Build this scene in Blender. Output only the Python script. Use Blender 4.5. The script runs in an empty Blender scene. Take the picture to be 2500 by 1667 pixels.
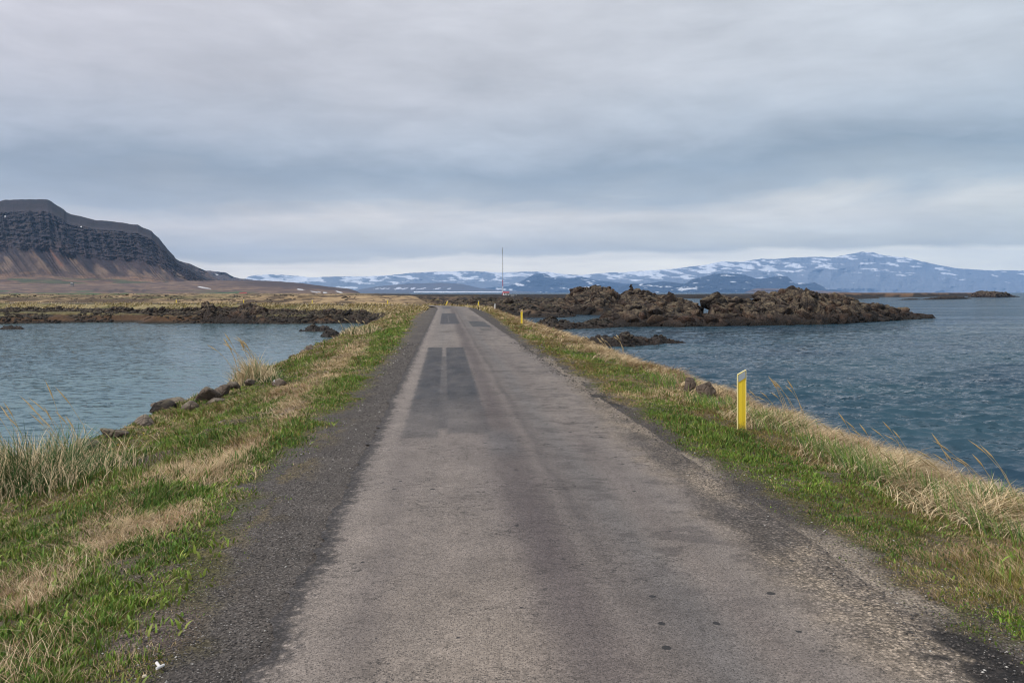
import bpy, bmesh, math, random
import numpy as np
from mathutils import Vector

# ------------------------------------------------------------------ camera, sky, sun, exposure
S = bpy.context.scene
COL = S.collection
F, HY, CX, CAMZ, HW = 1944.0, 714.0, 1250.0, 1.9, 4.2      # focal length and horizon in photograph pixels; eye height; eye above water
WZ = CAMZ - HW
cd = bpy.data.cameras.new('camera'); cam = bpy.data.objects.new('camera', cd); COL.objects.link(cam)
cd.sensor_width = 36.0; cd.lens = 36.0 * F / 2500.0
cd.shift_y = -(833.5 - HY) / 2500.0
cd.clip_start = 0.1; cd.clip_end = 60000
cam.location = (0, 0, CAMZ); cam.rotation_euler = (math.radians(90), 0, 0)
S.camera = cam
S.view_settings.view_transform = 'Standard'; S.view_settings.look = 'None'
S.view_settings.exposure = 0.0; S.view_settings.gamma = 1.0
try: S.view_settings.use_curve_mapping = False
except Exception: pass
S.cycles.use_denoising = True
S.cycles.filter_width = 1.15
S.cycles.max_bounces = 6; S.cycles.diffuse_bounces = 3; S.cycles.glossy_bounces = 2
S.cycles.transmission_bounces = 2; S.cycles.volume_bounces = 1; S.cycles.transparent_max_bounces = 4
S.cycles.sample_clamp_indirect = 4

SUN_EL, SUN_AZ = math.radians(46), math.radians(-112)        # azimuth measured from the view direction, to the left
sd = bpy.data.lights.new('sun', 'SUN'); sd.energy = 3.2; sd.angle = math.radians(4); sd.color = (1.0, 0.95, 0.88)
sun = bpy.data.objects.new('sun', sd); COL.objects.link(sun)
sv = Vector((math.sin(SUN_AZ) * math.cos(SUN_EL), math.cos(SUN_AZ) * math.cos(SUN_EL), math.sin(SUN_EL)))
sun.rotation_euler = sv.to_track_quat('Z', 'Y').to_euler()

def lin(r, g, b):
    f = lambda c: (c / 255 / 12.92) if c / 255 <= 0.04045 else ((c / 255 + 0.055) / 1.055) ** 2.4
    return (f(r), f(g), f(b), 1.0)

W = bpy.data.worlds.new('World'); S.world = W; W.use_nodes = True
nt = W.node_tree; nt.nodes.clear()
class NB:
    """tiny node-graph helper"""
    def __init__(s, t): s.t = t
    def n(s, typ, **kw):
        x = s.t.nodes.new(typ)
        for k, v in kw.items():
            if k.startswith('i_'):
                x.inputs[int(k[2:]) if k[2:].isdigit() else k[2:]].default_value = v
            else: setattr(x, k, v)
        return x
    def l(s, a, b): s.t.links.new(a, b)
    def m(s, op, a, b=None, c=None, clamp=False):
        x = s.t.nodes.new('ShaderNodeMath'); x.operation = op; x.use_clamp = clamp
        for i, v in enumerate((a, b, c)):
            if v is None: continue
            if hasattr(v, 'is_output') or hasattr(v, 'links'): s.t.links.new(v, x.inputs[i])
            else: x.inputs[i].default_value = v
        return x.outputs[0]
    def mixc(s, f, a, b, mode='MIX'):
        x = s.t.nodes.new('ShaderNodeMix'); x.data_type = 'RGBA'; x.blend_type = mode
        for i, v in ((0, f), (6, a), (7, b)):
            if hasattr(v, 'links'): s.t.links.new(v, x.inputs[i])
            else: x.inputs[i].default_value = v
        return x.outputs[2]
    def ramp(s, f, stops, interp='LINEAR'):
        x = s.t.nodes.new('ShaderNodeValToRGB'); x.color_ramp.interpolation = interp
        el = x.color_ramp.elements
        while len(el) < len(stops): el.new(0.5)
        for e, (p, c) in zip(el, stops): e.position = p; e.color = c if len(c) == 4 else (*c, 1)
        if f is not None: s.t.links.new(f, x.inputs[0])
        return x.outputs[0]
    def noise(s, vec, scale, detail=4, rough=0.55, dist=0.0):
        x = s.t.nodes.new('ShaderNodeTexNoise')
        x.inputs['Scale'].default_value = scale; x.inputs['Detail'].default_value = detail
        x.inputs['Roughness'].default_value = rough; x.inputs['Distortion'].default_value = dist
        if vec is not None: s.t.links.new(vec, x.inputs['Vector'])
        return x
B = NB(nt)
out = B.n('ShaderNodeOutputWorld'); bg = B.n('ShaderNodeBackground'); bg.inputs[1].default_value = 1.0
tc = B.n('ShaderNodeTexCoord'); sx = B.n('ShaderNodeSeparateXYZ'); B.l(tc.outputs['Generated'], sx.inputs[0])
X_, Y_, Z_ = sx.outputs
hyp = B.m('SQRT', B.m('ADD', B.m('MULTIPLY', X_, X_), B.m('MULTIPLY', Y_, Y_)))
ele = B.m('DIVIDE', Z_, B.m('MAXIMUM', hyp, 0.001))                      # tangent of elevation
azi = B.m('ARCTAN2', X_, Y_)
# layered overcast: noise stretched along the horizon, seen in perspective on a cloud deck
cv = B.n('ShaderNodeCombineXYZ')
den = B.m('ADD', B.m('MAXIMUM', Z_, 0.0), 0.10)
B.l(B.m('DIVIDE', X_, den), cv.inputs[0]); B.l(B.m('DIVIDE', Y_, den), cv.inputs[1])
map1 = B.n('ShaderNodeMapping'); map1.inputs['Scale'].default_value = (0.75, 0.85, 1); map1.inputs['Rotation'].default_value = (0, 0, 0.35)
B.l(cv.outputs[0], map1.inputs[0])
n1 = B.noise(map1.outputs[0], 0.8, 8, 0.56, 0.25)
cv2 = B.n('ShaderNodeCombineXYZ'); B.l(azi, cv2.inputs[0]); B.l(B.m('MULTIPLY', ele, 3.4), cv2.inputs[1])
n2 = B.noise(cv2.outputs[0], 2.6, 6, 0.55, 0.5)                         # band edges
n3 = B.noise(cv2.outputs[0], 6.0, 8, 0.6, 0.3)
warp = B.m('ADD', B.m('MULTIPLY', B.m('SUBTRACT', n2.outputs[0], 0.5), 0.12), B.m('MULTIPLY', B.m('SUBTRACT', n3.outputs[0], 0.5), 0.03))
warp = B.m('MULTIPLY', warp, B.m('MINIMUM', B.m('ADD', B.m('MULTIPLY', B.m('MAXIMUM', ele, 0.0), 7.0), 0.10), 1.0))
e2 = B.m('ADD', B.m('ADD', ele, warp), B.m('MULTIPLY', azi, -0.014))
AIR_K, AIR_L, AIR_R, AIR_TOP = 3.5e-5, np.array((0.21, 0.34, 0.58)), 31500.0, 1640.0      # extinction per metre, glow of endless air, size of the haze box
SKY = [(0.000, (218, 220, 223)), (0.030, (220, 222, 225)), (0.041, (214, 217, 222)), (0.047, (180, 190, 204)), (0.070, (190, 198, 210)), (0.090, (204, 208, 216)), (0.115, (170, 183, 199)),
       (0.150, (154, 170, 189)), (0.185, (180, 191, 206)), (0.260, (198, 203, 213)), (0.370, (206, 209, 217)), (0.50, (200, 205, 214))]
def through_air(e, c):
    """what the clouds beyond the air must look like for this colour to arrive"""
    d = min(AIR_R, AIR_TOP / max(e, 1e-4)); t = math.exp(-AIR_K * d); v = (np.array(lin(*c)[:3]) - AIR_L * (1 - t)) / t
    return tuple(np.clip(v, 0.02, 3)) + (1.0,)
skyc = B.ramp(B.m('DIVIDE', e2, 0.5, clamp=True), [(e / 0.5, through_air(e, c)) for e, c in SKY])
shade = B.m('MULTIPLY_ADD', B.m('SUBTRACT', n1.outputs[0], 0.5), 0.85, 1.03)
shade = B.m('MULTIPLY', shade, B.m('MULTIPLY_ADD', B.m('SUBTRACT', n3.outputs[0], 0.5), 0.50, 1.0))
cs = B.n('ShaderNodeCombineXYZ')
for i in range(3): B.l(shade, cs.inputs[i])
skyc = B.mixc(1.0, skyc, cs.outputs[0], 'MULTIPLY')
side = B.ramp(B.m('MULTIPLY_ADD', azi, 0.8, 0.5, clamp=True), [(0.0, (1.03, 0.995, 1.02)), (0.5, (1.0, 1.0, 1.01)), (1.0, (0.95, 1.005, 1.025))])
skyc = B.mixc(1.0, skyc, side, 'MULTIPLY')
st = B.n('ShaderNodeTexSky'); st.sky_type = 'NISHITA'; st.sun_disc = False
st.sun_elevation = SUN_EL; st.sun_rotation = SUN_AZ; st.air_density = 1.0; st.dust_density = 2.0
nis = B.n('ShaderNodeVectorMath', operation='SCALE'); B.l(st.outputs[0], nis.inputs[0]); nis.inputs['Scale'].default_value = 0.07
skyc = B.mixc(0.06, skyc, nis.outputs[0])
B.l(skyc, bg.inputs[0]); B.l(bg.outputs[0], out.inputs[0])

# ------------------------------------------------------------------ numpy helpers
rng = np.random.default_rng(7)
def hsh(ix, iy, seed):
    h = (ix.astype(np.int64) * 374761393 + iy.astype(np.int64) * 668265263 + seed * 974634777) & 0x7fffffff
    h = ((h ^ (h >> 13)) * 1274126177) & 0x7fffffff
    h = ((h ^ (h >> 15)) * 461845907) & 0x7fffffff
    return ((h ^ (h >> 16)) & 0xffff) / 65535.0
def vn(x, y, seed=0):
    ix = np.floor(x); iy = np.floor(y); fx = x - ix; fy = y - iy
    fx = fx * fx * (3 - 2 * fx); fy = fy * fy * (3 - 2 * fy)
    a = hsh(ix, iy, seed); b = hsh(ix + 1, iy, seed); c = hsh(ix, iy + 1, seed); d = hsh(ix + 1, iy + 1, seed)
    return (a * (1 - fx) + b * fx) * (1 - fy) + (c * (1 - fx) + d * fx) * fy
def fbm(x, y, seed=0, oct=4, gain=0.5):
    v = 0; a = 1; t = 0
    x = np.asarray(x, float); y = np.asarray(y, float)
    for o in range(oct):
        v = v + a * vn(x, y, seed + o * 17); t += a; a *= gain; x = x * 2.03 + 13.7; y = y * 2.03 + 7.1
    return v / t
def ridged(x, y, seed=0, oct=4): 
    v = 0; a = 1; t = 0
    for o in range(oct):
        v = v + a * (1 - np.abs(2 * vn(x, y, seed + o * 31) - 1)); t += a; a *= 0.5; x = x * 2.1 + 3.3; y = y * 2.1 + 9.2
    return v / t
def worley(x, y, seed=0):
    ix = np.floor(x); iy = np.floor(y); best = np.full(x.shape, 9.0); sec = np.full(x.shape, 9.0); cid = np.zeros(x.shape)
    for dx in (-1, 0, 1):
        for dy in (-1, 0, 1):
            cx = ix + dx; cy = iy + dy
            px = cx + hsh(cx, cy, seed); py = cy + hsh(cx, cy, seed + 5)
            d = np.hypot(px - x, py - y); idn = hsh(cx, cy, seed + 9)
            m = d < best
            sec = np.where(m, best, np.minimum(sec, d)); cid = np.where(m, idn, cid); best = np.where(m, d, best)
    return best, sec, cid
def ss(a, b, x):
    t = np.clip((x - a) / (b - a), 0, 1); return t * t * (3 - 2 * t)
def lerp(a, b, t): return a + (b - a) * t
def cmix(a, b, t):
    a = np.asarray(a, float); b = np.asarray(b, float)
    if a.ndim == 1: a = a[None, :]
    if b.ndim == 1: b = b[None, :]
    t = np.asarray(t)[:, None]
    return a * (1 - t) + b * t
def G(px, py, z=0.0):
    """where the sight line of a photograph pixel meets height z (measuring the place from the photograph)"""
    Y = (CAMZ - z) * F / (py - HY); return ((px - CX) / F * Y, Y)

# ------------------------------------------------------------------ object helpers
def tag(o, label=None, cat=None, group=None, kind=None):
    if label: o['label'] = label
    if cat: o['category'] = cat
    if group: o['group'] = group
    if kind: o['kind'] = kind
    return o
def add_float(o, name, vals):
    a = o.data.attributes.new(name, 'FLOAT', 'POINT'); a.data.foreach_set('value', np.asarray(vals, np.float32))
def npmesh(name, verts, loops, counts, cols=None, mat=None, parent=None, smooth=False, tint=None):
    me = bpy.data.meshes.new(name)
    verts = np.asarray(verts, np.float32).reshape(-1, 3); loops = np.asarray(loops, np.int32).ravel(); counts = np.asarray(counts, np.int32)
    me.vertices.add(len(verts)); me.vertices.foreach_set('co', verts.ravel())
    me.loops.add(len(loops)); me.loops.foreach_set('vertex_index', loops)
    me.polygons.add(len(counts)); st = np.zeros(len(counts), np.int32); st[1:] = np.cumsum(counts)[:-1]
    me.polygons.foreach_set('loop_start', st)
    if smooth: me.polygons.foreach_set('use_smooth', np.ones(len(counts), bool))
    me.update(calc_edges=True); me.validate()
    if cols is not None:
        ca = me.color_attributes.new('Col', 'FLOAT_COLOR', 'POINT')
        c4 = np.ones((len(verts), 4), np.float32); c4[:, :3] = np.clip(cols, 0, 1); ca.data.foreach_set('color', c4.ravel())
    if mat: me.materials.append(mat)
    o = bpy.data.objects.new(name, me); COL.objects.link(o)
    if parent: o.parent = parent
    return o
def gridmesh(name, X, Y, Z, cols=None, mat=None, smooth=True, keep=None, parent=None):
    n, m = X.shape
    v = np.stack([X, Y, Z], -1).reshape(-1, 3)
    i = np.arange(n * m).reshape(n, m)
    q = np.stack([i[:-1, :-1], i[:-1, 1:], i[1:, 1:], i[1:, :-1]], -1).reshape(-1, 4)
    if keep is not None:
        k = keep.reshape(n, m); kk = (k[:-1, :-1] | k[:-1, 1:] | k[1:, 1:] | k[1:, :-1]).ravel(); q = q[kk]
        used = np.zeros(n * m, bool); used[q.ravel()] = True; re = np.cumsum(used) - 1
        v = v[used]; q = re[q]
        if cols is not None: cols = cols[used]
    return npmesh(name, v, q, np.full(len(q), 4), cols, mat, parent, smooth)

# ------------------------------------------------------------------ materials
def newmat(name):
    m = bpy.data.materials.new(name); m.use_nodes = True; t = m.node_tree; t.nodes.clear()
    b = NB(t); o = b.n('ShaderNodeOutputMaterial'); p = b.n('ShaderNodeBsdfPrincipled'); b.l(p.outputs[0], o.inputs[0])
    return m, b, p
def vcol_mat(name, rough=0.9, spec=0.25, var=(3.0, 0.35), fine=(40.0, 0.5), bump=(8.0, 0.05), stretch=None, speck=None):
    m, b, p = newmat(name)
    at = b.n('ShaderNodeAttribute', attribute_name='Col'); g = b.n('ShaderNodeNewGeometry'); vec = g.outputs['Position']
    if stretch:
        mp = b.n('ShaderNodeMapping'); mp.inputs['Scale'].default_value = stretch; b.l(vec, mp.inputs[0]); vec = mp.outputs[0]
    a = b.noise(vec, var[0], 5, 0.6); f = b.noise(vec, fine[0], 3, 0.7)
    k = b.m('MULTIPLY', b.m('MULTIPLY_ADD', b.m('SUBTRACT', a.outputs[0], 0.5), var[1] * 2, 1.0),
            b.m('MULTIPLY_ADD', b.m('SUBTRACT', f.outputs[0], 0.5), fine[1] * 2, 1.0))
    cv_ = b.n('ShaderNodeCombineXYZ')
    for i in range(3): b.l(k, cv_.inputs[i])
    c = b.mixc(1.0, at.outputs['Color'], cv_.outputs[0], 'MULTIPLY')
    if speck:   # scattered pale and dark stones in the surface
        vo = b.n('ShaderNodeTexVoronoi'); vo.inputs['Scale'].default_value = speck[0]; b.l(g.outputs['Position'], vo.inputs['Vector'])
        sc = b.n('ShaderNodeSeparateColor'); b.l(vo.outputs['Color'], sc.inputs[0])
        pv_ = b.m('MULTIPLY_ADD', sc.outputs[1], 0.9, 0.5); cg = b.n('ShaderNodeCombineXYZ')
        for i in range(3): b.l(pv_, cg.inputs[i])
        c = b.mixc(1.0, c, cg.outputs[0], 'MULTIPLY')
        hi = b.m('MULTIPLY', b.m('GREATER_THAN', sc.outputs[0], 0.9), b.m('LESS_THAN', vo.outputs['Distance'], 0.36))
        lo = b.m('MULTIPLY', b.m('LESS_THAN', sc.outputs[0], 0.22), b.m('LESS_THAN', vo.outputs['Distance'], 0.42))
        c = b.mixc(b.m('MULTIPLY', hi, speck[1]), c, (0.42, 0.40, 0.38, 1))
        c = b.mixc(b.m('MULTIPLY', lo, speck[2]), c, (0.022, 0.02, 0.02, 1))
    b.l(c, p.inputs['Base Color']); p.inputs['Roughness'].default_value = rough; p.inputs['Specular IOR Level'].default_value = spec
    if bump:
        bn = b.noise(vec, bump[0], 6, 0.65); bp = b.n('ShaderNodeBump'); bp.inputs['Distance'].default_value = bump[1]; bp.inputs['Strength'].default_value = 0.8
        b.l(bn.outputs[0], bp.inputs['Height']); b.l(bp.outputs[0], p.inputs['Normal'])
    return m
M_ground = vcol_mat('verge_soil', var=(2.5, 0.5), fine=(55, 1.4), bump=(30, 0.03), speck=(70, 0.6, 0.85))
M_land = vcol_mat('moor', var=(0.25, 0.35), fine=(2.0, 0.5), bump=(1.2, 0.5))
M_hill = vcol_mat('hillside', var=(0.02, 0.2), fine=(0.10, 0.35), bump=(0.03, 8.0))
M_snowhill = vcol_mat('far_hillside', var=(0.0008, 0.15), fine=(0.004, 0.12), bump=None)
M_blade = vcol_mat('grass_blade', rough=0.65, spec=0.3, var=(6, 0.15), fine=(30, 0.12), bump=None)
M_pebble = vcol_mat('pebble', rough=0.9, var=(30, 0.2), fine=(200, 0.3), bump=None)

def road_mat():
    m, b, p = newmat('worn_asphalt')
    at = b.n('ShaderNodeAttribute', attribute_name='Col'); g = b.n('ShaderNodeNewGeometry'); P = g.outputs['Position']
    c = at.outputs['Color']
    a = b.noise(P, 1.6, 6, 0.65); f = b.noise(P, 26, 4, 0.75); f2 = b.noise(P, 85, 3, 0.8); f3 = b.noise(P, 9, 5, 0.7)
    k = b.m('MULTIPLY_ADD', b.m('SUBTRACT', a.outputs[0], 0.5), 0.9, 1.0)
    k = b.m('MULTIPLY', k, b.m('MULTIPLY_ADD', b.m('SUBTRACT', f3.outputs[0], 0.5), 1.1, 1.0))
    k = b.m('MULTIPLY', k, b.m('MULTIPLY_ADD', b.m('SUBTRACT', f.outputs[0], 0.5), 1.8, 1.0))
    k = b.m('MULTIPLY', k, b.m('MULTIPLY_ADD', b.m('SUBTRACT', f2.outputs[0], 0.5), 2.6, 1.0))
    k = b.m('MULTIPLY', k, b.m('SUBTRACT', 1.0, b.m('MULTIPLY', b.ramp(b.m('MULTIPLY_ADD', f3.outputs[0], 0.5, b.m('MULTIPLY', f.outputs[0], 0.5)), [(0.52, (0, 0, 0)), (0.60, (1, 1, 1))]), 0.30)))
    cv_ = b.n('ShaderNodeCombineXYZ')
    for i in range(3): b.l(k, cv_.inputs[i])
    c = b.mixc(1.0, c, cv_.outputs[0], 'MULTIPLY')
    # chip-seal stones
    vo = b.n('ShaderNodeTexVoronoi'); vo.inputs['Scale'].default_value = 90; b.l(P, vo.inputs['Vector'])
    sc = b.n('ShaderNodeSeparateColor'); b.l(vo.outputs['Color'], sc.inputs[0])
    dark = b.m('MULTIPLY', b.m('LESS_THAN', sc.outputs[0], b.m('MULTIPLY_ADD', f.outputs[0], 1.6, -0.42)), b.m('LESS_THAN', vo.outputs['Distance'], 0.45))
    c = b.mixc(b.m('MULTIPLY', dark, 0.7), c, (0.045, 0.04, 0.038, 1))
    # loose stones where gravel covers the edge
    gm = b.n('ShaderNodeAttribute', attribute_name='Grit'); vg = b.n('ShaderNodeTexVoronoi'); vg.inputs['Scale'].default_value = 48; b.l(P, vg.inputs['Vector']); sg = b.n('ShaderNodeSeparateColor'); b.l(vg.outputs['Color'], sg.inputs[0])
    br = b.m('MULTIPLY', b.m('MULTIPLY_ADD', sg.outputs[0], 0.95, 0.5), b.ramp(vg.outputs['Distance'], [(0.25, (1.1, 1.1, 1.1)), (0.62, (.5, .5, .5))])); cg = b.n('ShaderNodeCombineXYZ')
    for i in range(3): b.l(br, cg.inputs[i])
    c = b.mixc(gm.outputs['Fac'], c, b.mixc(1.0, c, cg.outputs[0], 'MULTIPLY'))
    # hairline cracks
    mp = b.n('ShaderNodeMapping'); mp.inputs['Scale'].default_value = (2.2, 5.0, 1); b.l(P, mp.inputs[0])
    ns = b.noise(mp.outputs[0], 2.0, 4, 0.6); ad = b.n('ShaderNodeVectorMath', operation='ADD'); b.l(mp.outputs[0], ad.inputs[0]); b.l(ns.outputs['Color'], ad.inputs[1])
    vc = b.n('ShaderNodeTexVoronoi', feature='DISTANCE_TO_EDGE'); vc.inputs['Scale'].default_value = 1.6; b.l(ad.outputs[0], vc.inputs['Vector'])
    msk = b.noise(P, 0.5, 3, 0.6)
    cr = b.m('MULTIPLY', b.m('LESS_THAN', vc.outputs['Distance'], 0.018), b.m('GREATER_THAN', msk.outputs[0], 0.51))
    cr = b.m('MULTIPLY', cr, b.m('GREATER_THAN', f.outputs[0], 0.47))
    c = b.mixc(b.m('MULTIPLY', cr, 0.75), c, (0.03, 0.028, 0.027, 1))
    # sparse tar spots
    v3 = b.n('ShaderNodeTexVoronoi', voronoi_dimensions='2D'); v3.inputs['Scale'].default_value = 2.6; b.l(P, v3.inputs['Vector'])
    s3 = b.n('ShaderNodeSeparateColor'); b.l(v3.outputs['Color'], s3.inputs[0])
    sp = b.m('LESS_THAN', b.m('ADD', v3.outputs['Distance'], b.m('MULTIPLY', f.outputs[0], 0.06)), b.m('MULTIPLY_ADD', s3.outputs[1], 0.065, 0.038))
    sp = b.m('MULTIPLY', sp, b.m('LESS_THAN', s3.outputs[0], 0.30))
    c = b.mixc(b.m('MULTIPLY', sp, 0.9), c, (0.02, 0.02, 0.022, 1))
    b.l(c, p.inputs['Base Color']); p.inputs['Roughness'].default_value = 0.82; p.inputs['Specular IOR Level'].default_value = 0.35
    bn = b.noise(P, 110, 3, 0.7); bp = b.n('ShaderNodeBump'); bp.inputs['Distance'].default_value = 0.006; bp.inputs['Strength'].default_value = 0.9
    b.l(b.m('SUBTRACT', bn.outputs[0], b.m('MULTIPLY', cr, 0.6)), bp.inputs['Height']); b.l(bp.outputs[0], p.inputs['Normal'])
    return m
M_road = road_mat()

def rock_mat(name, c1, c2, lichen=(0.30, 0.25, 0.15), lam=0.5, sc_=1.0, wet=None, tint=True):
    m, b, p = newmat(name)
    g = b.n('ShaderNodeNewGeometry'); P = g.outputs['Position']
    a = b.noise(P, 0.7 * sc_, 6, 0.65, 0.4); f = b.noise(P, 6 * sc_, 5, 0.75)
    c = b.mixc(b.ramp(a.outputs[0], [(0.35, (0, 0, 0)), (0.65, (1, 1, 1))]), (*c1, 1), (*c2, 1))
    k = b.m('MULTIPLY_ADD', b.m('SUBTRACT', f.outputs[0], 0.5), 1.5, 1.0); cv_ = b.n('ShaderNodeCombineXYZ')
    for i in range(3): b.l(k, cv_.inputs[i])
    c = b.mixc(1.0, c, cv_.outputs[0], 'MULTIPLY')
    at = b.n('ShaderNodeAttribute', attribute_name='Col'); c = b.mixc(1.0 if tint else 0.0, c, at.outputs['Color'], 'MULTIPLY')
    sn = b.n('ShaderNodeSeparateXYZ'); b.l(g.outputs['Normal'], sn.inputs[0])
    l1 = b.noise(P, 1.7 * sc_, 5, 0.7); sz = b.n('ShaderNodeSeparateXYZ'); b.l(P, sz.inputs[0])
    lf = b.m('MULTIPLY', b.ramp(l1.outputs[0], [(0.45, (0, 0, 0)), (0.62, (1, 1, 1))]), b.ramp(sn.outputs[2], [(0.35, (0, 0, 0)), (0.85, (1, 1, 1))]))
    lf = b.m('MULTIPLY', lf, lam)  # pale lichen on upward faces, boosted to paint lit tops into the colour
    if wet is not None:   # lichen only above the splash line
        lf = b.m('MULTIPLY', lf, b.ramp(b.m('MULTIPLY_ADD', b.m('SUBTRACT', sz.outputs[2], wet), 0.5, 0.3, clamp=True), [(0.3, (0, 0, 0)), (0.7, (1, 1, 1))]))
    c = b.mixc(lf, c, (*lichen, 1))
    if wet is not None:   # dark weed-covered tide band
        tb = b.m('ADD', sz.outputs[2], b.m('MULTIPLY', l1.outputs[0], 0.8))
        c = b.mixc(b.ramp(b.m('MULTIPLY_ADD', b.m('SUBTRACT', tb, wet), 0.7, 0.5, clamp=True), [(0.25, (0.9, 0.9, 0.9)), (0.7, (0, 0, 0))]), c, (0.018, 0.015, 0.013, 1))
    b.l(c, p.inputs['Base Color']); p.inputs['Roughness'].default_value = 0.85; p.inputs['Specular IOR Level'].default_value = 0.3
    vo = b.n('ShaderNodeTexVoronoi', feature='DISTANCE_TO_EDGE'); vo.inputs['Scale'].default_value = 2.3 * sc_; b.l(P, vo.inputs['Vector'])
    h = b.m('ADD', b.m('MULTIPLY', f.outputs[0], 0.6), b.m('MULTIPLY', b.m('MINIMUM', vo.outputs['Distance'], 0.12), 4.0))
    bp = b.n('ShaderNodeBump'); bp.inputs['Distance'].default_value = 0.16 / sc_; bp.inputs['Strength'].default_value = 0.9
    b.l(h, bp.inputs['Height']); b.l(bp.outputs[0], p.inputs['Normal'])
    return m
M_rock = rock_mat('basalt', (0.030, 0.023, 0.020), (0.108, 0.073, 0.056), lichen=(0.235, 0.185, 0.12), lam=0.65, sc_=0.8, wet=-1.3)
M_rocks = rock_mat('shore_basalt', (0.036, 0.031, 0.029), (0.095, 0.074, 0.064), lam=0.35, sc_=1.2, wet=-2.0)
M_bould = rock_mat('boulder_stone', (0.085, 0.062, 0.048), (0.17, 0.135, 0.11), lichen=(0.30, 0.27, 0.2), lam=0.6, sc_=3.0, tint=False)

def water_mat(name, base, rip, big, rough, slick=0.0, refl=0.6, sc1=4.2, sc2=1.1):
    m, b, p = newmat(name)
    g = b.n('ShaderNodeNewGeometry'); P = g.outputs['Position']
    mp = b.n('ShaderNodeMapping'); mp.inputs['Scale'].default_value = (0.42, 1.0, 1); mp.inputs['Rotation'].default_value = (0, 0, 0.12); b.l(P, mp.inputs[0])
    r1 = b.noise(mp.outputs[0], sc1, 4, 0.65, 0.3); r2 = b.noise(mp.outputs[0], sc2, 3, 0.6, 0.2)
    gust = b.noise(mp.outputs[0], 0.035, 4, 0.6)
    def slope(nz, amp):
        v = b.n('ShaderNodeVectorMath', operation='SUBTRACT'); b.l(nz.outputs['Color'], v.inputs[0]); v.inputs[1].default_value = (0.5, 0.5, 0.5)
        w = b.n('ShaderNodeVectorMath', operation='MULTIPLY'); b.l(v.outputs[0], w.inputs[0]); w.inputs[1].default_value = (amp * 0.7, amp, 0)
        return w.outputs[0]
    mp2 = b.n('ShaderNodeMapping'); mp2.inputs['Scale'].default_value = (0.16, 1.0, 1); mp2.inputs['Rotation'].default_value = (0, 0, 0.10); b.l(P, mp2.inputs[0])
    sl = b.noise(mp2.outputs[0], 0.16, 4, 0.6)                           # wind slicks
    gk = b.m('MULTIPLY', b.m('MULTIPLY_ADD', gust.outputs[0], 1.2, 0.4), b.ramp(sl.outputs[0], [(0.40, (1, 1, 1)), (0.62, (1 - slick, 1 - slick, 1 - slick))]))
    a = b.n('ShaderNodeVectorMath', operation='ADD'); b.l(slope(r1, rip), a.inputs[0]); b.l(slope(r2, big), a.inputs[1])
    s = b.n('ShaderNodeVectorMath', operation='SCALE'); b.l(a.outputs[0], s.inputs[0]); b.l(gk, s.inputs['Scale'])
    t = b.n('ShaderNodeVectorMath', operation='ADD'); b.l(g.outputs['Normal'], t.inputs[0]); b.l(s.outputs[0], t.inputs[1])
    nn = b.n('ShaderNodeVectorMath', operation='NORMALIZE'); b.l(t.outputs[0], nn.inputs[0]); b.l(nn.outputs[0], p.inputs['Normal'])
    dc = b.noise(P, 0.09, 3, 0.5)
    c = b.mixc(b.ramp(dc.outputs[0], [(0.35, (0, 0, 0)), (0.65, (1, 1, 1))]), (*base[0], 1), (*base[1], 1))
    if name == 'sea_water':    # a few breaking crests
        fm = b.n('ShaderNodeMapping'); fm.inputs['Scale'].default_value = (0.5, 1.6, 1); b.l(P, fm.inputs[0]); fo = b.noise(fm.outputs[0], 0.9, 5, 0.6); fo2 = b.noise(P, 0.05, 2, 0.5)
        c = b.mixc(b.m('MULTIPLY', b.ramp(fo.outputs[0], [(0.735, (0, 0, 0)), (0.76, (1, 1, 1))]), b.ramp(fo2.outputs[0], [(0.5, (0, 0, 0)), (0.6, (1, 1, 1))])), c, (0.75, 0.78, 0.8, 1))
    b.l(c, p.inputs['Base Color']); p.inputs['Roughness'].default_value = 1.0; p.inputs['Specular IOR Level'].default_value = 0.0
    gl_ = b.n('ShaderNodeBsdfGlossy'); gl_.inputs['Roughness'].default_value = rough; b.l(nn.outputs[0], gl_.inputs['Normal'])
    fr = b.n('ShaderNodeFresnel'); fr.inputs['IOR'].default_value = 1.333; b.l(nn.outputs[0], fr.inputs['Normal'])
    mx = b.n('ShaderNodeMixShader'); b.l(b.m('MULTIPLY', fr.outputs[0], refl), mx.inputs[0]); b.l(p.outputs[0], mx.inputs[1]); b.l(gl_.outputs[0], mx.inputs[2])
    o_ = [n_ for n_ in m.node_tree.nodes if n_.type == 'OUTPUT_MATERIAL'][0]; b.l(mx.outputs[0], o_.inputs[0])
    return m
M_sea = water_mat('sea_water', ((0.024, 0.055, 0.088), (0.033, 0.074, 0.102)), 2.5, 1.7, 0.07, slick=0.6, refl=0.74, sc1=6.0)
M_lag = water_mat('lagoon_water', ((0.088, 0.165, 0.198), (0.100, 0.180, 0.202)), 1.1, 0.45, 0.10, slick=0.4, refl=0.95, sc1=6.0, sc2=1.8)

def plain(name, col, rough=0.6, var=0.2, scale=6, metallic=0.0):
    m, b, p = newmat(name); g = b.n('ShaderNodeNewGeometry'); n = b.noise(g.outputs['Position'], scale, 5, 0.6)
    k = b.m('MULTIPLY_ADD', b.m('SUBTRACT', n.outputs[0], 0.5), var * 2, 1.0); cv_ = b.n('ShaderNodeCombineXYZ')
    for i in range(3): b.l(k, cv_.inputs[i])
    b.l(b.mixc(1.0, (*col, 1), cv_.outputs[0], 'MULTIPLY'), p.inputs['Base Color']); p.inputs['Roughness'].default_value = rough; p.inputs['Metallic'].default_value = metallic
    return m

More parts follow.
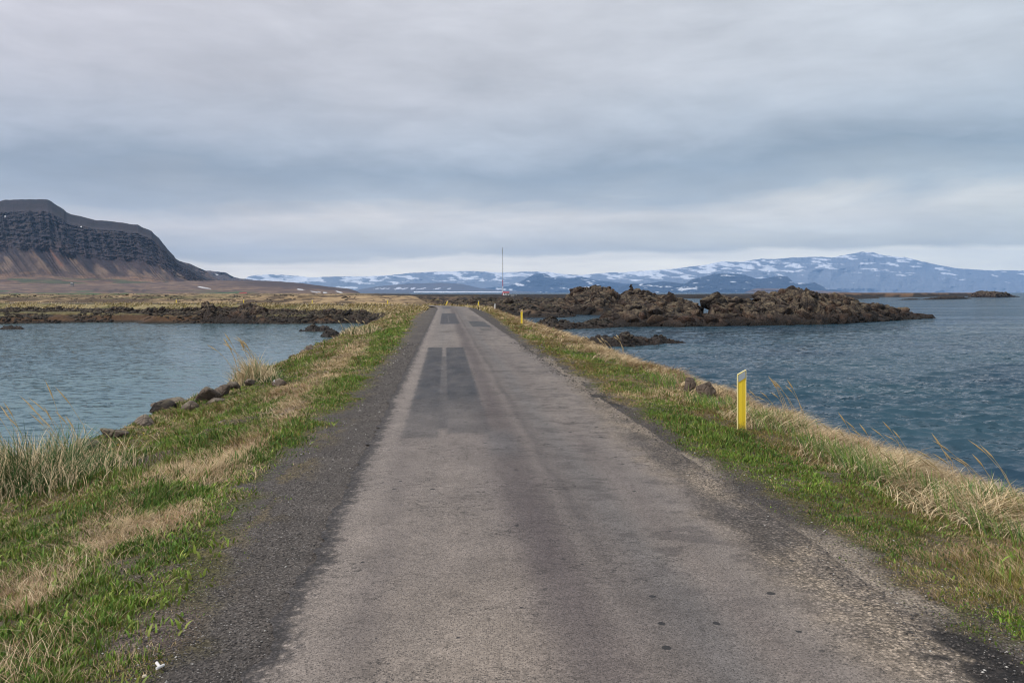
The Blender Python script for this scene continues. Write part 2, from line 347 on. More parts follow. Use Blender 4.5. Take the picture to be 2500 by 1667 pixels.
# ------------------------------------------------------------------ the road's line and the height of the land
ctrl = [(0.7 + 0.084 * 40, -40), (0.7 + 0.084 * 20, -20), (0.7, 0), (0.7 - 0.084 * 30, 30), (0.7 - 0.084 * 60, 60), (0.7 - 0.084 * 84, 84), (-7.35, 95),
        (-8.7, 104), (-11.4, 111), (-16.5, 117.3), (-27, 124), (-45, 131), (-70, 137), (-110, 141), (-180, 144), (-260, 146)]
def catmull(p, k=8):
    p = np.array(p, float); r = []
    for i in range(len(p) - 1):
        a, b_, c, d = p[max(i - 1, 0)], p[i], p[i + 1], p[min(i + 2, len(p) - 1)]
        for t in np.arange(k) / k:
            r.append(0.5 * ((2 * b_) + (-a + c) * t + (2 * a - 5 * b_ + 4 * c - d) * t * t + (-a + 3 * b_ - 3 * c + d) * t ** 3))
    r.append(p[-1]); return np.array(r)
CL = catmull(ctrl, 4)
CLs = np.concatenate([[0], np.cumsum(np.hypot(*np.diff(CL, axis=0).T))])
def roadcoord(X, Y):
    X = np.asarray(X, float); Y = np.asarray(Y, float); bd = np.full(X.shape, 1e18); q = np.zeros(X.shape); s = np.zeros(X.shape)
    for i in range(len(CL) - 1):
        ax, ay = CL[i]; dx, dy = CL[i + 1] - CL[i]; L2 = dx * dx + dy * dy
        t = np.clip(((X - ax) * dx + (Y - ay) * dy) / L2, 0, 1)
        ex = X - ax - t * dx; ey = Y - ay - t * dy; d = ex * ex + ey * ey
        m = d < bd; bd = np.where(m, d, bd)
        sg = np.where(dx * ey - dy * ex > 0, -1.0, 1.0)
        q = np.where(m, sg * np.sqrt(d), q); s = np.where(m, CLs[i] + t * math.sqrt(L2), s)
    return q, s
def shore(pts): return [G(px, py, WZ) for px, py in pts]
LAND = shore([(-900, 793), (-300, 791), (0, 791), (150, 789), (300, 787), (345, 786), (352, 790), (600, 790.5), (700, 791), (760, 790), (850, 788), (905, 781)]) + [(-9.5, 100), (-6, 104), (-2.5, 112)] + \
    shore([(1290, 776), (1340, 775.5), (1388, 773.5), (1402, 768), (1480, 769), (1560, 767), (1640, 761), (1690, 752), (1690, 745), (1560, 743), (1420, 742.5), (1250, 741.5), (1195, 741),
           (1190, 732), (1300, 731.5), (1400, 731), (1540, 729.5), (1690, 728.5), (1850, 729), (1985, 731), (2090, 730.5), (2150, 728), (2110, 725), (2240, 725.5), (2360, 723.5), (2420, 721.5), (2520, 720.5)]) + [(900, 1300), (-1500, 1300), (-1500, 200)]
PONDS = [(-25, 318, 12, 34)]
def polysd(X, Y, P):
    d = np.full(X.shape, 1e18); ins = np.zeros(X.shape, bool); n = len(P)
    for i in range(n):
        ax, ay = P[i]; bx, by = P[(i + 1) % n]; dx, dy = bx - ax, by - ay
        t = np.clip(((X - ax) * dx + (Y - ay) * dy) / (dx * dx + dy * dy + 1e-12), 0, 1)
        d = np.minimum(d, (X - ax - t * dx) ** 2 + (Y - ay - t * dy) ** 2)
        c = (ay > Y) != (by > Y)
        if ay != by: ins ^= c & (X < (bx - ax) * (Y - ay) / (by - ay) + ax)
    return np.where(ins, 1, -1) * np.sqrt(d)
def cause_z(q, Y):
    tb = ss(98, 116, Y)
    lc = lerp(-6.2, -8.3, tb); lz = lerp(-0.45, -0.85, tb); rc = lerp(4.95, 8.0, tb); rz = lerp(-0.22, -0.3, tb)
    zl = np.where(q > -2.3, 0, np.where(q > lc, lz * ss(0, 1, (q + 2.3) / (lc + 2.3)) ** 1.1, lz - (lc - q) * lerp(0.62, 1.15, tb)))
    zr = np.where(q < 2.5, 0, np.where(q < rc, rz * ((q - 2.5) / (rc - 2.5)), rz - (q - rc) * 0.7))
    return np.where(q < 0, zl, zr)
def H(X, Y, q=None):
    X = np.asarray(X, float); Y = np.asarray(Y, float)
    if q is None: q, _ = roadcoord(X, Y)
    zc = cause_z(q, Y)
    rough = ss(2.7, 4, np.abs(q + 0.0))
    zc = zc + rough * ((fbm(X * 1.3, Y * 1.3, 3, 3) - 0.5) * 0.16 + (fbm(X * 3.2, Y * 2.6, 4, 2) - 0.5) * 0.13 * ss(3.0, 4, np.abs(q)) + (fbm(X * 0.35, Y * 0.35, 5, 2) - 0.5) * 0.18)
    zc = zc + ss(-6.0, -7.5, q) * (fbm(X * 0.8, Y * 0.8, 8, 4) - 0.5) * 0.9 + ss(5.2, 6.5, q) * (fbm(X * 0.8, Y * 0.8, 18, 4) - 0.5) * 0.9
    far = Y > 92
    if not far.any(): return np.maximum(zc, -4.5)
    z = zc.copy(); x = X[far]; y = Y[far]; qq = q[far]
    sd_ = polysd(x, y, LAND) + (fbm(x * 0.12, y * 0.12, 40, 4) - 0.5) * 5
    for (a, b_, ra, rb) in PONDS: sd_ = np.minimum(sd_, (np.hypot((x - a) / ra, (y - b_) / rb) - 1) * 12)
    tpx = CX + F * x / y
    hum = fbm(x * 0.09, y * 0.09, 50, 5); rg = ridged(x * 0.16, y * 0.16, 60, 5); _, _, cid = worley(x * 0.35, y * 0.35, 5)
    field = 0.0 + (hum - 0.5) * 1.7 + ss(0.62, 0.8, fbm(x * 0.035, y * 0.035, 51, 3)) * 0.8
    flats = -1.75 + (hum - 0.5) * 0.7 + ss(0.55, 0.8, rg) * 0.5
    lava = -1.35 + (rg - 0.45) * 2.3 + (cid - 0.5) * 0.5
    farl = -0.85 + (rg - 0.5) * 1.3 + ss(1650, 2100, tpx) * 1.9 + ss(1000, 900, tpx) * .5
    zin = np.where((qq < 0) & (y < 150), flats, field)
    zin = lerp(zin, lava, ss(1000, 1080, tpx) * (y > 100) * ss(5.0, 11.0, qq) * ss(330, 300, y))
    zin = lerp(zin, lava * 0.6, ss(240, 300, y) * ss(440, 400, y) * ss(840, 960, tpx))
    zin = lerp(zin, farl, ss(430, 480, y) * ss(860, 1000, tpx))
    zl = np.where(sd_ > 0, np.minimum(zin, WZ + sd_ * 0.4), WZ + sd_ * 0.5)
    zl = np.where(np.abs(qq) < 4.5, -3.0, lerp(-3.0, zl, ss(4.5, 9, np.abs(qq))))
    z[far] = np.maximum(z[far], np.maximum(zl, -5))
    return np.maximum(z, -5)
def H1(x, y): return float(H(np.array([x], float), np.array([y], float))[0])

# ------------------------------------------------------------------ vegetation maps (what grows where)
GREEN = np.array((0.165, 0.250, 0.032)); DEEP = np.array((0.050, 0.125, 0.018)); OLIVE = np.array((0.28, 0.225, 0.055)); MOSS = np.array((0.155, 0.125, 0.042))
STRAW = np.array((0.46, 0.335, 0.185)); RUST = np.array((0.27, 0.165, 0.085)); PALE = np.array((0.62, 0.51, 0.33)); LYME = np.array((0.070, 0.135, 0.048))
def ell(X, Y, px, py, rx, ry, z=-0.2):
    """soft patch centred on a photograph pixel, radii in metres"""
    cx, cy = G(px, py, z); a = 0.084
    uu = (X - cx) + a * (Y - cy); return np.exp(-((uu / rx) ** 2 + ((Y - cy) / ry) ** 2) * 1.2)
DRYP = [(290, 1290, .38, .9), (390, 1320, .35, .8), (250, 1360, .3, .5), (90, 1440, .5, .5), (40, 1500, .35, .45), (500, 1195, .45, 1.1), (600, 1120, .3, 1.4),
        (700, 1030, .35, 2.2), (60, 1560, .2, .2), (190, 1470, .28, .3), (720, 985, .3, 2.5), (430, 1170, .35, .9), (820, 900, .5, 6), (860, 850, .7, 9), (690, 960, .35, 2)]
GRNP = [(560, 1040, .55, 1.6), (470, 1085, .5, 1.0), (650, 1010, .35, 1.3), (300, 1420, .45, .6), (100, 1390, .5, .4), (420, 1240, .3, .5), (60, 1620, .5, .4), (280, 1530, .25, .3), (940, 820, .8, 5), (150, 1580, .3, .3)]
BARE = [(350, 1130, .35, .5), (700, 1020, .15, .5), (540, 1030, .4, .8), (430, 1600, .25, .3), (330, 1660, .3, .25)]
GRNR = [(1740, 1085, .5, 2.2), (1870, 1150, .5, 1.2), (1460, 868, .9, 2.8), (2450, 1560, .3, .3), (1700, 1050, .4, 2), (1370, 808, .8, 2.0)]
def veg(X, Y, q):
    """weights green, olive, straw, bare and a lushness value"""
    n1_ = fbm(X * 1.1, Y * 0.8, 101, 4); n2_ = fbm(X * 3.0, Y * 2.2, 111, 3); n3_ = fbm(X * 0.45, Y * 0.25, 121, 3)
    L = q < 0
    dry = sum(ell(X, Y, p[0], p[1], p[2] * .8, p[3] * .75) for p in DRYP) * ss(.3, .55, n1_ * .5 + n2_ * .5); grn = sum(ell(X, Y, *p) for p in GRNP); bare = sum(ell(X, Y, *p) for p in BARE); gr = sum(ell(X, Y, *p, z=-0.05) for p in GRNR)
    g = np.where(L, 0.52 + 1.6 * grn - 1.0 * dry + 0.9 * (n1_ - 0.5) * 2 - ss(18, 60, Y) * 0.25, 0.14 + 1.4 * gr + 0.9 * (n1_ - 0.5) * 2 + 0.10 * ss(4.2, 3.2, q) - ss(18, 45, Y) * 0.25)
    g = g + np.where(L, 0.35 * ss(-3.6, -2.7, q) * ss(-2.2, -2.6, q), 0)
    s = np.where(L, 0.13 + 1.5 * dry - 0.8 * grn + 1.1 * (n2_ - 0.5) + ss(20, 60, Y) * 0.35 + 0.25 * ss(-5.2, -6.2, q), 0.20 + 1.15 * ss(3.9, 4.9, q) - 0.7 * gr + 1.2 * (n2_ - 0.5) + ss(16, 45, Y) * 0.45)
    o = np.where(L, 0.48 + 0.9 * (n3_ - 0.5) + 0.25 * ss(-4.5, -5.5, q), 0.55 + 0.9 * (n3_ - 0.5))
    g = np.clip(g, 0.06, .85); s = np.clip(s, 0.08, .9); o = np.clip(o, 0.18, .8); t = g + s + o
    return g / t, o / t, s / t, np.clip(bare, 0, 1)

def left_edge(Y): return lerp(-2.36, -3.25, ss(20, 75, Y)) + 0.22 * ss(6, 4, Y) - 0.22 * np.exp(-((Y - 9.5) / 3) ** 2) + (fbm(Y * 1.4, Y * 0 + 3, 7, 4) - 0.5) * 0.55      # gravel meets grass
def right_edge(Y): return lerp(2.36, 3.4, ss(18, 80, Y)) + (fbm(Y * 1.3, Y * 0 + 9, 9, 4) - 0.5) * 0.45

def near_rows(y0, y1, k, lo, hi):
    r = [y0]
    while r[-1] < y1: r.append(r[-1] + min(max(k * r[-1] * abs(r[-1]), lo), hi))
    r[-1] = y1; return np.array(r)

# ------------------------------------------------------------------ causeway ground
ry = np.concatenate([np.arange(-14, 3, 0.5), near_rows(3, 100, 1 / 2600., 0.03, 0.5)])
cu = np.concatenate([np.arange(-14, -6.9, 0.2), np.arange(-6.9, -3.4, 0.08), np.arange(-3.4, -0.9, 0.035), np.arange(-0.9, 2.3, 0.3), np.arange(2.3, 4.6, 0.04), np.arange(4.6, 8.0, 0.1), np.arange(8.0, 14, 0.25)])
Yg, Ug = np.meshgrid(ry, cu, indexing='ij'); Xg = Ug - 0.084 * Yg
qg, _ = roadcoord(Xg, Yg); Zg = H(Xg, Yg, qg)
inroad = (qg > -1.3) & (qg < 2.0)
Zg = np.where(inroad, -0.02, Zg)
x, y, q = Xg.ravel(), Yg.ravel(), qg.ravel()
g_, o_, s_, bare = veg(x, y, q)
soil = cmix(cmix(np.array((.050, .062, .016)), np.array((.095, .075, .030)), o_ / (g_ + o_ + 1e-6)), (0.21, 0.15, 0.085), np.clip(s_ * 1.25, 0, 1))
soil = cmix(soil, (0.11, 0.085, 0.07), ss(0.5, 0.75, fbm(x * 5, y * 4, 77, 4)) * 0.7)
soil = cmix(soil, (0.13, 0.10, 0.085), bare)
grav = cmix((0.070, 0.062, 0.058), (0.118, 0.102, 0.091), fbm(x * 1.5, y * 0.6, 88, 4))
gr_r = cmix((0.070, 0.060, 0.054), (0.27, 0.225, 0.18), np.clip(ss(0.38, 0.62, fbm(x * 2.0, y * 0.7, 89, 5)) * ss(3.1, 2.1, q) * ss(36, 16, y), 0, 1))
# dark spots along the right shoulder
for (px, py, rx, ry_) in [(2390, 1600, .17, .40), (2420, 1650, .2, .3), (2075, 1300, .10, .55), (1990, 1250, .10, .4), (1456, 967, .22, .35), (1510, 985, .2, .3), (1590, 1020, .10, .6), (1700, 1100, .12, .5)]:
    e = ell(x, y, px, py, rx, ry_, 0); gr_r = cmix(gr_r, (0.022, 0.02, 0.02), np.clip(e * 1.5 * (0.5 + fbm(x * 6, y * 6, 33, 3)), 0, 0.92))
le, re_ = left_edge(y), right_edge(y)
nz = (fbm(x * 4, y * 4, 90, 3) - 0.5) * 0.35
isl = ss(le - 0.08, le + 0.16, q + nz); isr = ss(re_ + 0.1, re_ - 0.16, q + nz)
col = cmix(soil, grav, np.where(q < 0, isl, 0)); col = np.where((q > 0)[:, None], cmix(col, gr_r, isr), col)
brown = ss(0.55, 0.7, fbm(x * 6, y * 3, 93, 3)) * np.where(q < 0, isl, 0) * ss(-1.9, -2.3, q)
col = cmix(col, (0.16, 0.12, 0.05), brown * 0.5)
bank = np.maximum(ss(-6.4, -7.2, q), ss(5.4, 6.2, q)); col = cmix(col, (0.06, 0.05, 0.042), bank)
causeway = gridmesh('ground', Xg, Yg, Zg, col, M_ground); tag(causeway, kind='structure')

# ------------------------------------------------------------------ road sheet with its patches
rs = near_rows(2.0, 300, 1 / 3000., 0.02, 0.45)
rs = np.concatenate([np.arange(-14, 2.0, 0.4), rs])
# positions along the centre line by arc length, starting where Y = -14
s0 = np.interp(-14, CL[:30, 1], CLs[:30])
sa = s0 + (rs + 14) ; sa = sa[sa < CLs[-1] - 1]
cxs = np.interp(sa, CLs, CL[:, 0]); cys = np.interp(sa, CLs, CL[:, 1])
tx = np.gradient(cxs); ty = np.gradient(cys); tl = np.hypot(tx, ty); nx, ny = ty / tl, -tx / tl
qc = np.concatenate([np.linspace(-1.66, -1.3, 22), np.arange(-1.27, 1.9, 0.035), np.linspace(1.92, 2.42, 20)])
Sg, Qg = np.meshgrid(sa, qc, indexing='ij')
lw = (fbm(sa * 2.2, sa * 0 + 1, 200, 5) - 0.5) * 0.12 + (fbm(sa * 9, sa * 0 + 1, 201, 3) - 0.5) * 0.10; rw = (fbm(sa * 1.3, sa * 0 + 5, 210, 4) - 0.5) * 0.25
Qn = Qg + (lw[:, None]) * ss(-1.2, -1.6, Qg) + rw[:, None] * ss(1.6, 2.5, Qg)
Xr = cxs[:, None] + nx[:, None] * Qn; Yr = cys[:, None] + ny[:, None] * Qn
Zr = 0.016 + 0.012 * np.cos(np.clip(Qn / 1.8, -1, 1) * 1.5) - 0.022 * ss(1.5, 2.35, Qg) - 0.010 * (ss(0.18, 0, np.abs(Qn + 0.75)) + ss(0.2, 0, np.abs(Qn - 0.95)))
Zr = np.where(Yr > 96, Zr + 0.05, Zr)
x, y, q = Xr.ravel(), Yr.ravel(), Qn.ravel(); u = q + 0.7
A0 = np.array((0.285, 0.248, 0.215)); A1 = np.array((0.195, 0.172, 0.162))
col = cmix(A0, A1, fbm(x * 0.8, y * 0.25, 300, 4)); wob = (fbm(x * 1.5, y * 0.5, 305, 3) - 0.5) * 0.25; wobs = (fbm(x * 5, y * 3, 306, 4) - 0.5) * 0.16
col = cmix(col, (0.31, 0.26, 0.21), ss(8, 4.5, y) * 0.7 * fbm(x, y, 307, 3))
uw = u + wob * 0.6 + wobs * 0.4
band = lambda c, w: np.exp(-((uw - c) / w) ** 2)
far_ = ss(60, 20, y)
col = cmix(col, (0.105, 0.084, 0.088), 0.95 * ss(1, 6, y) * band(0.78, 0.21) * (0.45 + fbm(x * 2, y * .3, 311, 3) * 0.8))
col = cmix(col, (0.085, 0.078, 0.080), 0.75 * band(1.12, 0.06) * ss(3.5, 8, y) * (0.4 + fbm(x * 6, y * 1.2, 312, 3)))
col = cmix(col, (0.185, 0.185, 0.185), 0.6 * band(1.38, 0.19))
col = cmix(col, (0.135, 0.118, 0.112), 0.6 * ss(.45, .7, uw) * ss(1.7, 1.2, uw) * (.35 + fbm(x * .9, y * .35, 314, 4)))
col = cmix(col, (0.30, 0.265, 0.24), 0.18 * band(1.0, 0.05))
col = cmix(col, (0.19, 0.185, 0.18), 0.35 * band(1.95, 0.2) * fbm(x, y * .2, 313, 3))
col = cmix(col, (0.15, 0.132, 0.130), 0.55 * band(-0.45, 0.14) * ss(12, 8, y) * fbm(x * 2, y * .4, 315, 4)); col = cmix(col, (0.12, 0.105, 0.105), 0.6 * band(1.75, 0.16) * fbm(x * 3, y * .5, 316, 4))
col = cmix(col, (0.10, 0.088, 0.085), 0.55 * ss(.56, .66, fbm(x * 3.5, y * 6, 317, 5)) * ss(1.0, 1.4, u) * ss(3.5, 6, y))
col = cmix(col, (0.20, 0.19, 0.185), 0.45 * band(-0.1, 0.5) * ss(10, 13, y))
def rect(u0, u1, y0, y1, su=0.03, sy=0.15, w=0.12):
    a = uw * w * 4 + u * (1 - w * 4) if False else u + (wobs + (fbm(x * 16, y * 8, 319, 3) - .5) * .22) * w * 1.6
    return ss(u0 - su, u0 + su, a) * ss(u1 + su, u1 - su, a) * ss(y0 - sy, y0 + sy, y + wobs * 3 * w) * ss(y1 + sy, y1 - sy, y)
pa = np.maximum(rect(-0.57, -0.09, 10.3, 27.2), rect(0.03, 0.62, 10.6, 27.2)) * (0.45 + 0.55 * ss(10, 17, y)); pa = np.maximum(pa, 0.65 * rect(-0.12, 0.06, 11, 23.5)) * (0.8 + .5 * fbm(x * 1.2, y * .5, 318, 3))
col = cmix(col, (0.082, 0.082, 0.088), 1.0 * np.minimum(pa, 1) * (0.75 + 0.6 * fbm(x * 4, y * 1.0, 320, 4)))
col = cmix(col, (0.072, 0.073, 0.084), 0.97 * rect(-0.30, 0.86, 47.4, 71.5, .04, .4)); col = cmix(col, (0.2, 0.19, 0.18), 0.4 * rect(0.2, 0.27, 49, 66, .04))
col = cmix(col, (0.080, 0.082, 0.088), 0.95 * rect(1.5, 2.55, 43.5, 52.5, .04, .3) * (0.5 + fbm(x * 3, y, 322, 3)))
col = cmix(col, (0.115, 0.105, 0.10), 0.5 * rect(1.75, 2.4, 53.5, 63, .15, 1.5)); col = cmix(col, (0.10, 0.095, 0.09), 0.8 * rect(1.8, 2.5, 38, 43, .1, 1) * ss(.45, .6, fbm(x * 2, y * 1.5, 323, 4)))
col = cmix(col, (0.10, 0.10, 0.11), 0.9 * rect(-0.2, 0.75, 92, 101, .05, .5))
col = cmix(col, (0.13, 0.115, 0.10), 0.8 * rect(-0.2, 0.7, 36, 39, .2, .5) * ss(.5, .6, fbm(x * 2, y * 2, 325, 4)))
col = cmix(col, (0.14, 0.14, 0.145), 0.5 * rect(0.52, 0.9, 9.2, 10.8, .1, .5))
edge = ss(-1.40, -1.66, Qg.ravel()); col = cmix(col, (0.33, 0.29, 0.26), ss(-1.15, -1.4, q + wobs) * 0.35); col = cmix(col, (0.09, 0.082, 0.08), ss(.25, .75, edge * .8 + (fbm(x * 30, y * 22, 330, 3) - .5) * 1.3 + .1 * edge) * edge ** .3)
gb_ = lerp(1.45, 1.95, ss(6, 22, y)) + .35 * ss(22, 60, y); gr2 = ss(gb_ - .2, gb_ + .35, q + wobs * 1.5 + wob)
sand = cmix((0.135, 0.113, 0.095), (0.40, 0.33, 0.25), ss(0.33, 0.58, fbm(x * 1.6, y * 0.6, 331, 5)))
sand = cmix(sand, (0.080, 0.068, 0.060), np.maximum(ss(14, 26, y) * 0.85, ss(gb_ + .45, gb_ + .8, q + wobs) * .8))
col = cmix(col, sand, gr2 * (0.45 + 0.5 * ss(0.33, 0.55, fbm(x * 7, y * 5, 332, 4))))
for (px, py, rx, ry_) in [(2390, 1600, .17, .40), (2420, 1650, .2, .3), (2075, 1300, .10, .55), (1990, 1250, .10, .4), (1456, 967, .16, .35), (1510, 985, .16, .3)]:
    e = ell(x, y, px, py, rx, ry_, 0); col = cmix(col, (0.026, 0.022, 0.022), ss(.45, .75, e * 1.1 + (fbm(x * 9, y * 7, 33, 5) - .5) * 1.5) * .92 * (e > .05))
col = col * np.array((.895, .872, .868)); road = gridmesh('road', Xr, Yr, Zr, col, M_road); tag(road, kind='structure'); add_float(road, 'Grit', np.clip(gr2 * 1.0 + edge * .8 + .12, 0, 1))

# ------------------------------------------------------------------ land beyond the bend
ly = np.concatenate([near_rows(100, 160, 1 / 60000., 0.22, 0.5), near_rows(160.3, 1100, 1 / 40000., 0.6, 12)])
lt = np.concatenate([np.arange(-1.05, -0.66, 0.006), np.arange(-0.66, 0.25, 0.00115), np.arange(0.25, 0.68, 0.0022), np.arange(0.68, 0.8, 0.006)])
Yl, Tl = np.meshgrid(ly, lt, indexing='ij'); Xl = Tl * Yl
ql, _ = roadcoord(Xl, Yl); Zl = H(Xl, Yl, ql)
Zl = np.where(np.abs(ql) < 2.2, -0.06, Zl)
x, y, z, q = Xl.ravel(), Yl.ravel(), Zl.ravel(), ql.ravel(); tpx = CX + F * x / y
nA = fbm(x * 0.08, y * 0.05, 400, 5); nB = fbm(x * 0.5, y * 0.4, 410, 4); nC = fbm(x * 0.02, y * 0.012, 420, 3); rgl = ridged(x * 0.16, y * 0.16, 60, 5)
gold = cmix((0.36, 0.255, 0.145), (0.19, 0.135, 0.075), ss(0.35, 0.65, nA)); gold = cmix(gold, (0.075, 0.052, 0.038), ss(0.465, 0.54, nB * 0.55 + nA * 0.45) * 0.85)
gold = cmix(gold, (0.10, 0.11, 0.04), ss(0.55, 0.7, nC) * 0.4)
lavac = cmix((0.020, 0.016, 0.014), (0.13, 0.088, 0.058), ss(0.45, 0.7, nB)); lavac = cmix(lavac, (0.24, 0.19, 0.08), ss(0.58, 0.7, nA) * ss(-1.0, -0.3, z) * 0.8)
flatc = cmix((0.085, 0.048, 0.026), (0.030, 0.025, 0.022), ss(0.34, 0.50, -.06 * ss(-20, -45, x) + nB * .5 + nA * .5)); flatc = cmix(flatc, (0.20, 0.18, 0.08), ss(-1.45, -1.2, z) * 0.6)
flatc = cmix(flatc, (0.035, 0.028, 0.022), ss(-1.9, -2.15, z))
emb = cmix((0.13, 0.12, 0.05), (0.27, 0.22, 0.115), ss(0.4, 0.6, nB)); emb = cmix(emb, (0.035, 0.03, 0.027), ss(-0.62, -0.8, z + (nB - .5) * .3))
c = cmix(gold, flatc, ((q < 0) & (y < 150)).astype(float)); c = np.where(((q < 0) & (q > -11) & (y < 150))[:, None], emb, c)
lm = np.clip(ss(1000, 1080, tpx) * ss(6.5, 8.5, q) + ss(240, 300, y) * ss(850, 960, tpx), 0, 1); c = cmix(c, lavac, lm)
farc = cmix((0.17, 0.105, 0.065), (0.030, 0.023, 0.020), ss(0.35, 0.52, fbm(x * 0.05, y * 0.03, 430, 5) * .8 + .2 * ss(.2, -1.2, z))); farc = cmix(farc, (0.022, 0.018, 0.017), ss(.85, .25, z + (fbm(x * .07, y * .012, 431, 4) - .5) * 2.0)); c = cmix(c, farc, ss(420, 500, y) * ss(860, 980, tpx))
c = cmix(c, (0.028, 0.023, 0.02), ss(-1.5, -2.0, z) * ss(140, 200, y + (tpx > 1100) * 200))
c = cmix(c, (0.085, 0.078, 0.072), ss(3.3, 2.6, np.abs(q)) * (y < 170)); c = cmix(c, (0.30, 0.27, 0.14), ss(3.0, 4, q) * ss(9, 6, q) * 0.75 * (y < 155))
c = cmix(c, (0.055, 0.11, 0.05), ss(620, 800, y) * ss(420, 330, tpx) * ss(0.3, 0.5, nC + 0.2))
land = gridmesh('land', Xl, Yl, Zl, c, M_land, keep=(Zl > -4.2)); tag(land, kind='structure')

# seabed sheet reaching the horizon
bm = bmesh.new(); vs = [bm.verts.new(p) for p in ((-31000, -300, -8), (31000, -300, -8), (31000, 31500, -8), (-31000, 31500, -8))]; bm.faces.new(vs)
me = bpy.data.meshes.new('seabed'); bm.to_mesh(me); bm.free(); me.materials.append(plain('seabed_sand', (0.06, 0.06, 0.05), 0.9)); o = bpy.data.objects.new('seabed', me); COL.objects.link(o); tag(o, kind='structure')

# ------------------------------------------------------------------ mountains
def interp_pts(pts, xs):
    p = np.array(pts, float); return np.interp(xs, p[:, 0], p[:, 1])
def hill_range(name, pts, xs, rows, ybase, yc_fun, prof, relief, colorf, mat, ybot=716.0, seed=0, jag=1.0):
    """rows: list of (t) from foot to crest and over; Y(t) from yc_fun; e(t)=profile of the angular height"""
    e = HY - interp_pts(pts, xs); e = e + (fbm(xs * 0.08, xs * 0, seed + 1, 5) - 0.5) * 2.2 * jag
    T, XS = np.meshgrid(rows, xs, indexing='ij'); E = np.tile(e, (len(rows), 1)); eb = HY - ybot
    Yd = yc_fun(T, XS); P = prof(T, XS)
    ee = eb + (E - eb) * P
    Yd, ee = relief(T, XS, Yd, ee, E)
    X = (XS - CX) / F * Yd; Z = CAMZ + ee / F * Yd
    col = colorf(T.ravel(), XS.ravel(), ee.ravel(), P.ravel(), E.ravel())
    return gridmesh(name, X, Yd, Z, col, mat)

mt = [(-1100, 470), (-700, 455), (-350, 470), (-120, 498), (0, 490.5), (13, 488), (98, 486.6), (118, 488), (128, 494), (140, 502), (156, 512), (162, 518), (174, 524), (195, 527), (214, 533), (232, 537.5), (259, 539), (300, 544), (324, 548), (336, 548.5),
      (347, 554.5), (357, 558), (370.5, 564), (376.5, 572), (388, 581), (399, 596), (409, 608), (424, 624), (428.6, 631.5), (439, 637), (455, 647), (480, 664), (505, 678), (535, 687), (560, 692), (700, 700), (900, 714)]
xs = np.concatenate([np.arange(-1100, -80, 6), np.arange(-80, 560, 1.0), np.arange(560, 640, 3)])
tt = np.linspace(0, 1.25, 420)
def yc(T, XS): return np.interp(T, [0, .1, .16, .55, .8, 1.0, 1.25], [2150, 2330, 2420, 2780, 2980, 3500, 4400])
def pf(T, XS):
    base = np.interp(T, [0, .1, .16, .3, .45, .55, .62, .72, .8, .9, 1.0, 1.25], [0.0, .115, .16, .30, .46, .58, .67, .80, .875, .93, 1.0, .8])
    return base
def rl(T, XS, Yd, ee, E):
    clf = ss(.42, .5, T) * ss(.86, .78, T); scr = ss(.12, .25, T) * ss(.55, .42, T)
    gul = ridged(XS * 0.016 + T * 1.2, T * 0.8, 500, 4); gul2 = ridged(XS * 0.06 + T * 2, T * 2.0, 505, 3)
    Yd = Yd - (gul - 0.5) * 170 * clf - (gul2 - .5) * 35 * clf - (fbm(XS * .12, T * 60, 506, 4) - .5) * 60 * clf - (ridged(XS * 0.028 + T * 4.9, T * 0.4, 520, 3) - .5) * 110 * scr
    lay = T * 26 + fbm(XS * .012, T * 0, 540, 3) * 1.6 + XS * .0016
    stp = (lay % 1.0); Yd = Yd + ((stp - .5) * 7 * clf * (.4 + fbm(XS * .05, np.floor(lay), 541, 2)))
    ee = ee + (fbm(XS * .06, T * 20, 550, 4) - .5) * 3 * ss(.1, .2, T) * ss(1.0, .9, T)
    return Yd, ee
